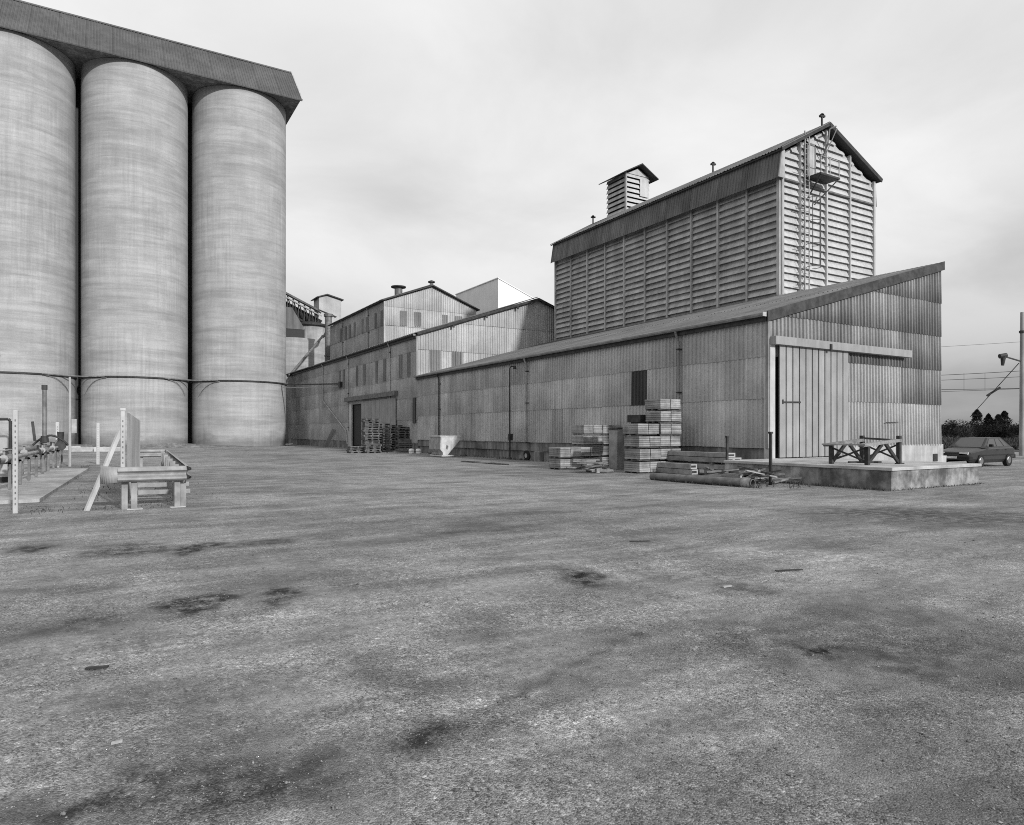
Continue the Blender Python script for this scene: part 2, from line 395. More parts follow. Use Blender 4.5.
# tyre scuffs and dusty swathes: two end points, half width in metres, factor
for (xa, ya, xb, yb, w, fac) in [(372, 763, 456, 724, .15, .42), (450, 725, 552, 738, .07, .5), (462, 722, 572, 668, .055, .5), (560, 672, 640, 632, .05, .6), (530, 715, 600, 676, .14, .7), (440, 728, 760, 742, .16, 1.14), (330, 690, 460, 716, .16, 1.12),
                                 (640, 556, 800, 606, .35, 1.2), (560, 560, 660, 590, .2, 1.2), (0, 645, 330, 566, .5, .84), (690, 548, 990, 566, .5, 1.18), (0, 700, 260, 640, .25, .85), (100, 660, 330, 610, .35, 1.2),
                                 (300, 560, 560, 505, .5, .88), (450, 520, 700, 500, .6, .88), (640, 500, 1000, 520, .8, .82), (840, 690, 960, 640, .3, .8), (700, 620, 830, 700, .2, .85), (200, 560, 480, 530, .4, .85), (20, 770, 330, 740, .2, .8)]:
    a_, b_ = at_z(xa, ya), at_z(xb, yb); c = (a_ + b_) / 2; d = b_ - a_; L_ = d.length
    SD.append((c.x, c.y, d.x / L_, d.y / L_, L_ * .55, w, fac))
def stain(x, y):
    xo = x + .07 * hn.noise(Vector((x * 2.1, y * 2.1, 3))); yo = y + .07 * hn.noise(Vector((x * 2.1, y * 2.1, 9)))
    x += .28 * hn.noise(Vector((x * 1.1, y * 1.1, 7))) + .14 * hn.noise(Vector((x * 4, y * 4, 1))); y += .28 * hn.noise(Vector((x * 1.1, y * 1.1, 13))) + .14 * hn.noise(Vector((x * 4, y * 4, 5)))
    f = 1.0
    for i_, (cx, cy, ca, sa, la, de, fac) in enumerate(SD):
        u, w = (x - cx, y - cy) if i_ < NB else (xo - cx, yo - cy)
        d = math.hypot((u * ca + w * sa) / la, (w * ca - u * sa) / de)
        if d < 1.25:
            q = min(1, max(0, (1.25 - d) / .75)); q = q * q * (3 - 2 * q); f *= 1 + (fac - 1) * q
    return f
gx_ = [-70 + 5 * i for i in range(11)] + [-15 + .12 * i for i in range(334)] + [25.2 + 1.5 * i for i in range(26)]
gy_ = [-20, -8, -2] + [0 + .10 * i for i in range(160)] + [16 + .22 * i for i in range(60)] + [29.3 + 1.3 * i for i in range(67)]
nx, ny = len(gx_), len(gy_)
vs = []; fs = []; sa_ = []
for y in gy_:
    for x in gx_:
        vs.append((x, y, yard_z(x, y))); sa_.append(stain(x, y))
for j in range(ny - 1):
    for i in range(nx - 1):
        a = j * nx + i; fs.append((a, a + 1, a + nx + 1, a + nx))
mb = MB(); mb.v = vs; mb.f = fs
ym = mb.mesh('yard', 'yard', True)
ym.attributes.new('stain', 'FLOAT', 'POINT').data.foreach_set('value', sa_)
tag(add('yard', ym), 'wide worn gravel and tarmac yard with oil stains', None, None, 'structure')

# ------------------------------------------------------------------ silos
RS, YS = 5.12, 85.0
XS = [13.52, 2.83, -7.86, -18.55]
ZTOP = 39.75
lab = ['tall pale concrete silo nearest the sheds, rightmost of the row', 'tall pale concrete silo standing in the middle of the row',
       'tall pale concrete silo cut by the left edge of the picture', 'tall pale concrete silo at the far left end of the row']
body = MB().cyl((0, 0, -.3), (0, 0, ZTOP), RS, RS, 128, False)
bm_ = body.mesh('silo_wall', 'silo', False)
for p in bm_.polygons: p.use_smooth = len(p.vertices) == 4
ring = MB(); n = 128
for i in range(n):
    a0, a1 = 2 * math.pi * i / n, 2 * math.pi * (i + 1) / n
    c = lambda a, r, z: (r * math.cos(a), r * math.sin(a), z)
    ring.add([c(a0, RS - .05, 7.1), c(a1, RS - .05, 7.1), c(a1, RS + .13, 7.18), c(a0, RS + .13, 7.18),
              c(a0, RS - .05, 7.36), c(a1, RS - .05, 7.36), c(a1, RS + .13, 7.31), c(a0, RS + .13, 7.31)],
             [(0, 1, 2, 3), (3, 2, 6, 7), (7, 6, 5, 4)])
rm_ = ring.mesh('ledge', 'iron')
for i, X in enumerate(XS[:3]):
    t = thing('grain_silo', (X, YS, 0), lab[i], 'silo', 'row of tall concrete silos')
    for nm, me in (('wall', bm_), ('ledge', rm_)):
        o = bpy.data.objects.new(nm, me); COL.objects.link(o); o.parent = t
    # joint wall closing the slit towards the next silo; near-black colour paints its shade
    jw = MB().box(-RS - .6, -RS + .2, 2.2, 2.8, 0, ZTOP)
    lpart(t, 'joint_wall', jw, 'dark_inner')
# curved conduit brackets at the ledge
for i, X in enumerate(XS[:3]):
    pass
# roof gallery over the silos
XE, YR, ZR, YE0 = 19.25, 85.0, 45.4, 79.6
XW = -13.4
g = thing('silo_roof_gallery', (2, YS, ZTOP), 'dark corrugated pitched roof running along the tops of the silos', 'roof')
mb = MB().add([(XW, YE0, ZTOP + .05), (XE, YE0, ZTOP + .05), (XE, 90.8, ZTOP + .05), (XW, 90.8, ZTOP + .05)], [(0, 3, 2, 1)])
part(g, 'soffit', mb, 'dark_concrete')
for X in (XE - .05, XW + .05):
    part(g, 'gable_end', MB().prism([(YE0 + .1, ZTOP + .06), (90.7, ZTOP + .06), (YR, ZR - .1)], X - .03, X + .03, 'x'), 'gallery')
sl_ = Vector((0, YR - YE0, ZR - ZTOP)); ln = sl_.length
nsh = 14; wsh = (XE - XW + .2) / nsh
for i in range(nsh):
    add('roof_sheet', sheet(wsh + .02, ln + .12, ln + .12, 'gallery', .28, .05), g, axes((XW - .1 + i * wsh, YE0 - .05, ZTOP - .02 + random.uniform(0, .02)), (1, 0, 0), sl_))
    s2 = Vector((0, YR - 90.8, ZR - ZTOP))
    add('roof_sheet', sheet(wsh + .02, ln + .12, ln + .12, 'gallery', .28, .05), g, axes((XW - .1 + (i + 1) * wsh, 90.85, ZTOP - .02), (-1, 0, 0), s2))
part(g, 'ridge_cap', MB().prism([(YR - .35, ZR - .22), (YR, ZR + .12), (YR + .35, ZR - .22), (YR, ZR - .02)], XW - .1, XE + .1, 'x'), 'gallery')
part(g, 'eave_trim', MB().box(XW - .1, XE + .1, YE0 - .09, YE0 - .02, ZTOP - .1, ZTOP + .03), 'iron')
part(g, 'verge_trim', MB().bar((XE + .12, YE0 - .1, ZTOP + .02), (XE + .12, YR, ZR + .1), .12, .22), 'trim_light')

# ------------------------------------------------------------------ long lean-to shed in front
XA, YG, YB = 20.8, 16.56, 49.27
XEa = 32.7; SLP = .279
zroof = lambda X: 6.0 + SLP * (X - XA)
shed = thing('lean_to_shed', (XA + 6, 30, 0), 'long grey corrugated lean-to shed with single pitch roof and sliding door', 'shed')
rowsA = [(1.05, 2.87), (2.87, 4.43), (4.43, 5.95)]
wall = part(shed, 'wall', MB().box(XA + .20, XA + .26, YG + .3, YB, .9, 5.6), 'dark_inner')
def pickA(r, i, s0, s1, z0, z1):
    ym = YB - (s0 + s1) / 2
    if r == 1 and 23.3 < ym < 24.7: return 'clad_dark'
    if r == 0 and 30.0 < ym < 31.2: return 'clad_clean'
    return 'clad'
clad_wall(wall, 'cladding_sheet', (XA + .06, YB), (0, -1), YB - YG, rowsA, 'clad', 1.1, pickA)
# gable wall
gw = part(shed, 'gable_wall', MB().prism([(25.9, 1.0), (XEa - .1, 1.0), (XEa - .1, 8.6), (21.4, 5.6), (21.4, 5.1), (25.9, 5.1)], YG + .22, YG + .28), 'dark_inner')
rowsG = [(1.05, 2.87), (2.87, 4.43), (4.43, 5.98), (5.98, 7.5), (7.5, 9.2)]
LG = XEa - XA
topG = lambda s: zroof(XA + s) - .30
def skipG(s0, s1, z0, z1): return (s0 + s1) / 2 + XA < 25.5 and z1 < 4.6
def pickG(r, i, s0, s1, z0, z1):
    x = XA + (s0 + s1) / 2
    if r <= 1 and x < 29.7: return 'clad_clean'
    if r == 0: return 'clad_clean'
    return 'clad_gable'
clad_wall(gw, 'cladding_sheet', (XA, YG + .05), (1, 0), LG, rowsG, 'clad_gable', 1.1, pickG, topG, 0, skipG)
part(shed, 'corner_trim', MB().bar((XA + .03, YG + .03, 1.0), (XA + .03, YG + .03, 5.9), .12, .12), 'gutter')
part(shed, 'door_post', MB().box(20.84, 21.12, YG - .06, YG + .2, .0, 4.8), 'white_paint')
# east wall and back parts hidden by the tower but real
part(shed, 'rear_wall', MB().box(XEa - .08, XEa, YG + .2, 25.2, 0, 8.7), 'clad_dark')
pl = part(shed, 'plinth', MB().box(XA + .10, XA + .4, YG + .25, YB, .52, 1.06), 'dark_concrete')
part(shed, 'plinth_foot', MB().box(XA + .22, XA + .5, YG + .25, YB, -.1, .52), 'dark_concrete')
gp = part(shed, 'gable_plinth', MB().box(25.6, XEa + .12, YG + .0, YG + .4, -.1, 1.05), 'trim_light')
add('air_vent', MB().box(31.93, 32.3, YG - .025, YG + .05, .28, .62).mesh('air_vent', 'iron'), gp)
part(shed, 'step_block', MB().cbox(XEa - .1, XEa + .42, YG - .02, YG + .5, -.1, .52, .02), 'white_paint')
part(shed, 'threshold', MB().box(21.0, 25.6, YG - .05, YG + .3, -.05, .63), 'slab_top')
# roof
rf = part(shed, 'roof', MB().prism([(XA + .1, zroof(XA + .1) - .16), (XEa, zroof(XEa) - .16), (XEa, zroof(XEa) - .10), (XA + .1, zroof(XA + .1) - .10)], YG + .1, YB - .05), 'dark_inner')
sv = Vector((1, 0, SLP)); ln = (XEa - XA + .25) * math.sqrt(1 + SLP ** 2)
nsh = 30; wsh = (YB - YG + .05) / nsh
for i in range(nsh):
    for q in range(2):
        base = Vector((XA - .22, YB - i * wsh, zroof(XA - .22) - .02 - .02 * 0)) + sv.normalized() * (q * ln / 2) + Vector((0, 0, .02 * q - .03))
        add('roof_sheet', sheet(wsh + .03, ln / 2 + .1, ln / 2 + .1, 'roof', .22, .05), rf, axes(base, (0, -1, 0), sv))
part(shed, 'verge_board', MB().prism([(XA - .12, zroof(XA - .12) - .33), (XEa + .06, zroof(XEa + .06) - .36), (XEa + .06, zroof(XEa + .06) + .03), (XA - .12, zroof(XA - .12) + .05)], YG - .10, YG - .04), 'fascia')
# gutter: half round channel with pale end cap
gt = MB(); pr = [(-.09, 0), (-.085, -.06), (-.04, -.11), (.04, -.11), (.085, -.06), (.09, 0)]
for a, b in zip(pr, pr[1:]):
    gt.add([(XA - .25 + a[0], YG - .02, 5.93 + a[1]), (XA - .25 + b[0], YG - .02, 5.93 + b[1]), (XA - .25 + b[0], YB, 5.93 + b[1]), (XA - .25 + a[0], YB, 5.93 + a[1])], [(0, 1, 2, 3)])
gu = part(shed, 'gutter', gt, 'gutter')
part(shed, 'eave_shade_strip', MB().box(XA - .14, XA - .03, YG, YB - .02, 5.66, 5.86), 'iron')  # dark strip added to paint the shadow line below the eave
add('end_cap', MB().box(XA - .34, XA - .16, YG - .06, YG - .025, 5.81, 5.96).mesh('end_cap', 'white_paint'), gu)
def downpipe(parent, X, Y, ztop, zbot, gutx, mat='gutter', r=.05):
    d = MB().tube([(gutx, Y, ztop), (gutx, Y, ztop - .12), (X - .10, Y, ztop - .42), (X - .10, Y, zbot)], r, 8)
    o = part(parent, 'downpipe', d, mat, True)
    for z in (ztop - .8, (ztop + zbot) / 2, zbot + .35):
        add('bracket', MB().box(X - .17, X + .04, Y - .075, Y + .075, z, z + .05).mesh('bracket', 'iron'), o)
for Y, mt in ((33.05, 'gutter'), (21.01, 'gutter'), (45.0, 'iron')): downpipe(shed, XA, Y, 5.86, .62, XA - .25, mt)
# door: sliding leaf of vertical boards under a boxed track
dr = part(shed, 'sliding_door', MB().box(21.30, 25.48, YG - .09, YG - .05, .66, 4.86), 'iron')
nb = 11; bw_ = (25.5 - 21.28) / nb
bmsh = MB().cbox(0, bw_ - .06, -.05, .0, 0, 4.2, .006).mesh('board', 'door')
for i in range(nb): add('board', bmsh, dr, Matrix.Translation((21.28 + i * bw_, YG - .092, .66)))
add('latch_bar', MB().bar((21.42, YG - .15, 2.70), (22.45, YG - .15, 2.72), .03, .06).box(21.4, 21.47, YG - .16, YG - .13, 2.64, 2.8).mesh('latch_bar', 'iron'), dr)
add('latch_bar', MB().bar((28.2, YG - .05, 2.0), (29.1, YG - .05, 2.02), .02, .03).mesh('latch_bar', 'iron'), dr)
tr = part(shed, 'door_track', MB().cbox(20.86, 29.72, YG - .30, YG - .02, 4.80, 5.10, .012), 'door')
add('bracket', MB().box(24.0, 24.12, YG - .34, YG - .29, 4.74, 5.0).mesh('bracket', 'iron'), tr)

# loading platform
pf = thing('loading_platform', (20.8, 13.5, 0), 'low stained concrete loading platform in front of the sliding door', 'platform')
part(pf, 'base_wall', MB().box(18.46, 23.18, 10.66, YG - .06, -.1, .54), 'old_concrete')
part(pf, 'deck', MB().cbox(18.40, 23.24, 10.60, YG - .055, .54, .625, .012), 'slab_top')

# ------------------------------------------------------------------ louvred tower
TX0, TX1, TY0, TY1 = 32.75, 41.85, 25.2, 47.8
TZB, TZS, TZE, TZR = 9.25, 15.95, 17.55, 19.82
tw = thing('louvred_tower', (37, 36, 0), 'tall louvred drying tower with pitched roof rising behind the lean-to shed', 'tower')
TXM = 36.75
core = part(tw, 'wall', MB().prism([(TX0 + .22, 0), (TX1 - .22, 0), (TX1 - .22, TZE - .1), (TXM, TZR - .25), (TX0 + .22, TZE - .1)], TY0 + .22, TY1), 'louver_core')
pitch = .41
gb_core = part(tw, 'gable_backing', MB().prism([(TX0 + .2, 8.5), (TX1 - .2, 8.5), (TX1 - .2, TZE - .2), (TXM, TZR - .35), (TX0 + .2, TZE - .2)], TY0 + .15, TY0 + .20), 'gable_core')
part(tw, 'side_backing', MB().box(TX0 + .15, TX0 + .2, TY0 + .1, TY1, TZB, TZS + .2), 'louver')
# west face: ten bays of blades
nb = 10; bl = (TY1 - TY0 - .3) / nb
blade = MB().add([(0, .05, .41), (bl - .14, .05, .41), (bl - .14, -.08, .15), (0, -.08, .15), (0, .07, .395), (bl - .14, .07, .395), (bl - .14, -.06, .135), (0, -.06, .135)],
                 [(0, 3, 2, 1), (4, 5, 6, 7), (3, 7, 6, 2), (0, 1, 5, 4), (0, 4, 7, 3), (1, 2, 6, 5)]).mesh('louver_blade', 'louver')
nr = 16
for b in range(nb):
    yb = TY1 - .15 - b * bl
    for r in range(nr):
        add('louver_blade', blade, core, axes((TX0 + .06, yb - .07, TZB + .15 + r * pitch), (0, -1, random.uniform(-.008, .008)), (random.uniform(-.06, .06), 0, 1)))
for b in range(nb + 1):
    yb = TY1 - .15 - b * bl; w = .10 if b % 2 else .14
    if b == nb: w = .2
    part(tw, 'mullion', MB().box(TX0 - .07, TX0 + .2, yb - w / 2, yb + w / 2, TZB - .1, TZS + .2), 'louver')
part(tw, 'flashing', MB().prism([(TX0 + .2, TZB + .16), (TX0 - .12, TZB + .1), (TX0 - .35, TZB - .17), (TX0 + .2, TZB - .2)], TY0 - .05, TY1), 'skirt')
# gable face: four bays of paler blades cut by the rake of the roof
xs = [TX0 + .12, at_y(800, 200, TY0).x, at_y(826.5, 200, TY0).x, at_y(850, 200, TY0).x, TX1 - .1]
zr = lambda x: TZE + (TZR - TZE) * (1 - abs(x - TXM) / ((TXM - TX0) if x < TXM else (TX1 - TXM))) - .2
z = 8.9
while z < 20:
    for a, b in zip(xs, xs[1:]):
        xa, xb = a + .05, b - .05
        zt = z + .40
        if zt > zr(xa) or zt > zr(xb):
            c = [x for x in [xa + (xb - xa) * q / 60 for q in range(61)] if zr(x) >= zt]
            if len(c) < 6: continue
            xa, xb = c[0], c[-1]
        L = xb - xa
        if xa > 38.3 and z < 10.6: continue
        me = MB().add([(0, .04, .41), (L, .04, .41), (L, -.07, .15), (0, -.07, .15), (0, .055, .40), (L, .055, .40), (L, -.055, .14), (0, -.055, .14)],
                      [(0, 3, 2, 1), (4, 5, 6, 7), (3, 7, 6, 2), (0, 1, 5, 4), (0, 4, 7, 3), (1, 2, 6, 5)]).mesh('louver_blade', 'louver_gable')
        add('louver_blade', me, core, axes((xa, TY0 + .08, z), (1, 0, random.uniform(-.004, .004)), (0, 0, 1)))
    z += pitch
for i, x in enumerate(xs):
    w = .13 if i in (2,) else .085
    if i in (0, 4): w = .16
    part(tw, 'mullion', MB().box(x - w / 2, x + w / 2, TY0 - .06, TY0 + .2, 8.6, min(zr(x) + .05, 20)), 'louver_gable' if i else 'trim_light')
part(tw, 'belt_trim', MB().box(TX0 + .2, TX1 - .1, TY0 - .045, TY0 + .1, TZS - .02, TZS + .07), 'steel_grey')
# sheeted skirt under the eave
sv = Vector((.26, 0, TZE - TZS)); ln = sv.length
for i in range(10):
    w = (TY1 - TY0 + .2) / 10
    add('skirt_sheet', sheet(w + .03, ln + .05, ln + .05, 'skirt', .22, .045), core, axes((TX0 - .38, TY1 + .05 - i * w, TZS - .05), (0, -1, 0), sv))
    add('skirt_sheet', sheet(w + .03, ln + .05, ln + .05, 'skirt', .22, .045), core, axes((TX1 + .16, TY0 - .0 + i * w, TZS - .05), (0, 1, 0), Vector((-.1, 0, TZE - TZS))))
for s, X in ((1, TX0),):
    part(tw, 'skirt_end', MB().prism([(X - s * .42, TZS - .03), (X + s * .12, TZS - .03), (X + s * .12, TZE), (X - s * .14, TZE)], TY0 - .17, TY0 - .12), 'trim_light')
# roof
ov = .28
rf = part(tw, 'roof', MB().prism([(TX0 - .3, TZE - .16), (TXM, TZR - .06), (TX1 + .2, TZE - .15), (TX1 + .2, TZE - .05), (TXM, TZR + .04), (TX0 - .3, TZE - .06)], TY0 - ov, TY1 + .15), 'dark_inner')
for s in (0, 1):
    if s == 0:
        p0 = Vector((TX0 - .34, 0, TZE - .05)); sv = Vector((TXM, 0, TZR + .07)) - p0; xd = (0, -1, 0)
    else:
        p0 = Vector((TX1 + .25, 0, TZE - .03)); sv = Vector((TXM, 0, TZR + .07)) - p0; xd = (0, 1, 0)
    L = TY1 + .2 - (TY0 - ov - .05); w = L / 11
    for i in range(11):
        y = (TY1 + .2 - i * w) if s == 0 else (TY0 - ov - .05 + i * w)
        add('roof_sheet', sheet(w + .03, sv.length, sv.length, 'roof', .22, .05), rf, axes((p0.x, y, p0.z), xd, sv))
for s, X, zz in ((0, TX0 - .34, TZE - .1), (1, TX1 + .25, TZE - .08)):
    part(tw, 'rake_board', MB().bar((X, TY0 - ov - .03, zz), (TXM, TY0 - ov - .03, TZR + .02), .05, .24), 'iron')
# cupola on the ridge
cu = part(tw, 'cupola', MB().prism([(36.2, 19), (38.5, 19), (38.5, 22.6), (37.35, 23.15), (36.2, 22.6)], 42.6, 44.9), 'dark_inner')
for r in range(9):
    z = 19.0 + r * .4
    b1 = MB().add([(36.14, 42.52, z + .40), (38.56, 42.52, z + .40), (38.56, 42.42, z + .10), (36.14, 42.42, z + .10), (36.14, 42.56, z + .40), (38.56, 42.56, z + .40), (38.56, 42.46, z + .10), (36.14, 42.46, z + .10)],
                  [(0, 3, 2, 1), (4, 5, 6, 7), (3, 7, 6, 2), (0, 1, 5, 4), (0, 4, 7, 3), (1, 2, 6, 5)])
    add('louver_blade', b1.mesh('louver_blade', 'louver_gable'), cu)
    b2 = MB().add([(36.12, 42.55, z + .4), (36.12, 44.9, z + .4), (36.02, 44.9, z + .1), (36.02, 42.55, z + .1), (36.16, 42.55, z + .4), (36.16, 44.9, z + .4), (36.06, 44.9, z + .1), (36.06, 42.55, z + .1)],
                  [(0, 1, 2, 3), (4, 7, 6, 5), (3, 2, 6, 7), (0, 4, 5, 1), (0, 3, 7, 4), (1, 5, 6, 2)])
    add('louver_blade', b2.mesh('louver_blade', 'louver'), cu)
add('gable_panel', MB().prism([(36.2, 22.58), (38.5, 22.58), (37.35, 23.12)], 42.44, 42.5).mesh('gable_panel', 'louver_gable'), cu)
add('hatch', MB().box(37.5, 38.4, 42.36, 42.41, 20.9, 22.3).mesh('hatch', 'louver_gable'), cu)
add('corner_board', MB().box(36.0, 36.14, 42.4, 42.55, 19, 22.6).mesh('corner_board', 'trim_light'), cu)
add('roof', MB().prism([(35.6, 22.38), (37.35, 23.3), (39.1, 22.38), (39.1, 22.46), (37.35, 23.4), (35.6, 22.46)], 41.9, 45.4).mesh('roof', 'iron'), cu)
# roof vents
for px in (824, 713, 593):
    b = Vector((TXM - .15, max(TY0 + .1, at_x(px, 200, TXM - .15).y), TZR - .05))
    part(tw, 'roof_vent', MB().cyl(b, b + Vector((0, 0, .72)), .06, .06, 8).bar(b + Vector((-.2, 0, .60)), b + Vector((.24, 0, .66)), .13, .11).cyl(b + Vector((0, 0, .72)), b + Vector((0, 0, .8)), .14, .05, 8), 'iron')
# caged ladder, landing and door on the gable
yl = TY0 - .3
lx0, lx1 = 34.45, 34.85
ld = part(tw, 'ladder', MB().bar((lx0, yl, 9.0), (lx0, yl, 18.9), .05, .06).bar((lx1, yl, 9.0), (lx1, yl, 18.9), .05, .06), 'galv')
rung = MB().cyl((0, 0, 0), (lx1 - lx0, 0, 0), .016, .016, 6).mesh('rung', 'galv')
z = 9.2
while z < 18.7:
    add('rung', rung, ld, Matrix.Translation((lx0, yl, z))); z += .3
hoop = MB(); pts = [(lx0 - .02 + (.44) / 2 + .42 * math.sin(a) , -.42 + -.40 * math.cos(a) * 1.0, 0) for a in [math.radians(q) for q in range(-140, 141, 35)]]
hoop.tube([(p[0] - lx0, p[1], 0) for p in pts], .02, 5); hm = hoop.mesh('cage_hoop', 'steel_grey')
for z in (11.0, 12.3, 13.6, 14.9): add('cage_hoop', hm, ld, Matrix.Translation((lx0, yl, z)))
for a in (-60, 0, 60):
    x = lx0 + .2 + .42 * math.sin(R_(a)); y = yl - .42 - .40 * math.cos(R_(a))
    add('cage_strip', MB().bar((x, y, 11.0), (x, y, 15.0), .04, .02).mesh('cage_strip', 'steel_grey'), ld)
for z in (10, 12.2, 14.4, 16.6, 18.4):
    add('wall_tie', MB().bar((lx0 - .6, yl + .15, z), (lx0, yl, z + .05), .04, .04).mesh('wall_tie', 'iron'), ld)
lp = part(tw, 'landing', MB().box(34.9, 36.7, TY0 - 1.0, TY0 - .05, 16.30, 16.40), 'iron')
add('brace', MB().bar((36.6, TY0 - .95, 16.3), (35.6, TY0 - .1, 14.9), .07, .07).bar((35.0, TY0 - .95, 16.3), (35.0, TY0 - .1, 15.2), .06, .06).mesh('brace', 'iron'), lp)
rl = MB()
for x in (34.95, 35.8, 36.65): rl.bar((x, TY0 - .97, 16.3), (x, TY0 - .97, 17.35), .04, .04)
rl.bar((34.95, TY0 - .97, 17.35), (36.65, TY0 - .97, 17.35), .04, .04).bar((34.95, TY0 - .97, 16.85), (36.65, TY0 - .97, 16.85), .03, .03)
add('handrail', rl.mesh('handrail', 'galv'), lp)
dd = part(tw, 'door', MB().box(34.98, 35.62, TY0 - .10, TY0 - .02, 16.42, 18.3), 'trim_light')
add('frame', MB().box(34.90, 34.98, TY0 - .13, TY0, 16.4, 18.42).box(35.62, 35.70, TY0 - .13, TY0, 16.4, 18.42).box(34.9, 35.7, TY0 - .13, TY0, 18.3, 18.42).mesh('frame', 'steel_grey'), dd)
part(tw, 'hoist_arm', MB().tube([(36.3, TY0 - .1, 17.7), (36.3, TY0 - .5, 18.5), (36.3, TY0 - .6, 19.3), (36.9, TY0 - .6, 19.6)], .05, 6).bar((36.4, TY0 - .2, 17.8), (37.0, TY0 - .6, 19.5), .05, .05), 'steel_grey')

# ------------------------------------------------------------------ middle shed (two storey wall, gable above the lean-to roof)
ZE_B, XP_B, ZP_B, YB1 = 9.2, 31.93, 12.95, 93.0
ms = thing('middle_shed', (31, 70, 0), 'long two storey corrugated shed with pale gable between lean-to and silos', 'shed')
wl = part(ms, 'wall', MB().box(XA + .22, XA + .3, YB + .3, YB1, .3, 9.0), 'dark_inner')
rowsB = [(.75, 2.6), (2.6, 4.35), (4.35, 6.0), (6.0, 8.0), (8.0, ZE_B)]
dY0, dY1, dYm = 53.7, 66.7, 62.3       # sliding door opening
def skipB(s0, s1, z0, z1):
    ym = YB1 - (s0 + s1) / 2
    return dY0 < ym < dY1 and z1 < 4.4
clad_wall(wl, 'cladding_sheet', (XA + .05, YB1), (0, -1), YB1 - YB, rowsB, 'clad_b', 2.19, None, None, 0, skipB)
part(ms, 'plinth', MB().box(XA + .06, XA + .4, YB + .06, dY0, -.1, .78).box(XA + .06, XA + .4, dY1 + .06, YB1, -.1, .78), 'dark_concrete')
wins = [50.6, 51.9, 52.6, 57.0, 58.6, 63.2, 64.4, 69.6, 71.0, 76.5]
for px in (409, 401, 385, 377, 364.5, 357.5, 344, 340):
    Y = at_x(px, 365, XA).y
    add('window', sheet(.58, 1.9, 1.9, 'translucent'), ms, axes((XA - .03, Y + .29, 6.05), (0, -1, 0), (0, 0, 1)))
downs = [54.95, 66.5, 75.6]
gt = MB()
for a, b in zip(pr, pr[1:]):
    gt.add([(XA - .25 + a[0], YB - .02, 9.22 + a[1]), (XA - .25 + b[0], YB - .02, 9.22 + b[1]), (XA - .25 + b[0], YB1, 9.22 + b[1]), (XA - .25 + a[0], YB1, 9.22 + a[1])], [(0, 1, 2, 3)])
gu = part(ms, 'gutter', gt, 'fascia')
add('end_cap', MB().box(XA - .34, XA - .16, YB - .06, YB - .025, 9.10, 9.25).mesh('end_cap', 'white_paint'), gu)
part(ms, 'eave_shade_strip', MB().box(XA - .16, XA - .02, YB, YB1, 8.93, 9.16), 'iron')  # same dark strip, painting shade under this gutter
downpipe(ms, XA, 54.95, 9.15, .5, XA - .25, 'trim_light'); downpipe(ms, XA, 66.5, 9.15, 1.7, XA - .25, 'trim_light')
o = part(ms, 'downpipe', MB().tube([(XA - .25, 75.6, 9.15), (XA - .12, 75.6, 8.7), (XA - .12, 75.6, 5.1), (XA - .12, 67.2, 1.75), (XA - .12, 66.7, .4)], .055, 8), 'trim_light', True)
# door of the middle shed
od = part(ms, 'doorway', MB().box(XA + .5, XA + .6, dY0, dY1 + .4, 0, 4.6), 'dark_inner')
part(ms, 'door_jamb', MB().box(XA - .02, XA + .1, 65.7, 66.85, 0, 4.4), 'clad_b')
dl = part(ms, 'sliding_door', MB().box(XA - .12, XA - .06, dY0 - .2, dYm, .15, 4.45), 'door')
for i in range(9):
    y = dY0 - .2 + (dYm - dY0 + .2) / 9 * i
    add('board', MB().box(XA - .15, XA - .12, y + .02, y + .95, .15, 4.45).mesh('board', 'door'), dl)
part(ms, 'door_track', MB().cbox(XA - .36, XA - .04, dY0 - .5, dY1 + .3, 4.62, 5.02, .015), 'steel_grey')
part(ms, 'dark_strip', MB().box(XA - .06, XA + .05, YB + .25, YB + .75, 2.3, 4.3), 'clad_dark')
# gable of the middle shed
gwb = part(ms, 'gable_wall', MB().prism([(XA + .2, .5), (43.0, .5), (43.0, 8.9), (XP_B, ZP_B - .2), (XA + .2, 9.0)], YB + .2, YB + .3), 'dark_inner')
slB = (ZP_B - ZE_B) / (XP_B - XA)
topB = lambda s: ZE_B + .05 + slB * (s if s < XP_B - XA else 2 * (XP_B - XA) - s)
clad_wall(gwb, 'cladding_sheet', (XA, YB + .04), (1, 0), 22.26, [(5.6, 8.1), (8.1, 10.4), (10.4, 13.1)], 'clad_bg', 1.11, None, topB, 0)
for x0_, x1_ in ((21.9, 22.8), (23.8, 24.75)):
    add('window', sheet(x1_ - x0_, 1.7, 1.7, 'translucent'), ms, axes((x0_, YB - .03, 6.38), (1, 0, 0), (0, 0, 1)))
part(ms, 'corner_trim', MB().bar((XA - .02, YB - .02, 5.9), (XA - .02, YB - .02, 9.1), .1, .1), 'trim_light')
rfb = part(ms, 'roof', MB().prism([(XA - .1, ZE_B + .0), (XP_B, ZP_B + .05), (43.1, ZE_B), (43.1, ZE_B + .08), (XP_B, ZP_B + .15), (XA - .1, ZE_B + .09)], YB - .28, YB1), 'iron')
slv = Vector((XP_B - XA + .3, 0, ZP_B + .2 - ZE_B)); 
for i in range(20):
    w = (YB1 - YB + .3) / 20
    add('roof_sheet', sheet(w + .03, slv.length, slv.length, 'roof', .44, .06), rfb, axes((XA - .3, YB1 - i * w, ZE_B + .04), (0, -1, 0), slv))
part(ms, 'verge_board', MB().bar((XA - .1, YB - .3, ZE_B + .02), (XP_B, YB - .3, ZP_B + .07), .05, .2).bar((XP_B, YB - .3, ZP_B + .07), (43.1, YB - .3, ZE_B), .05, .2), 'iron')
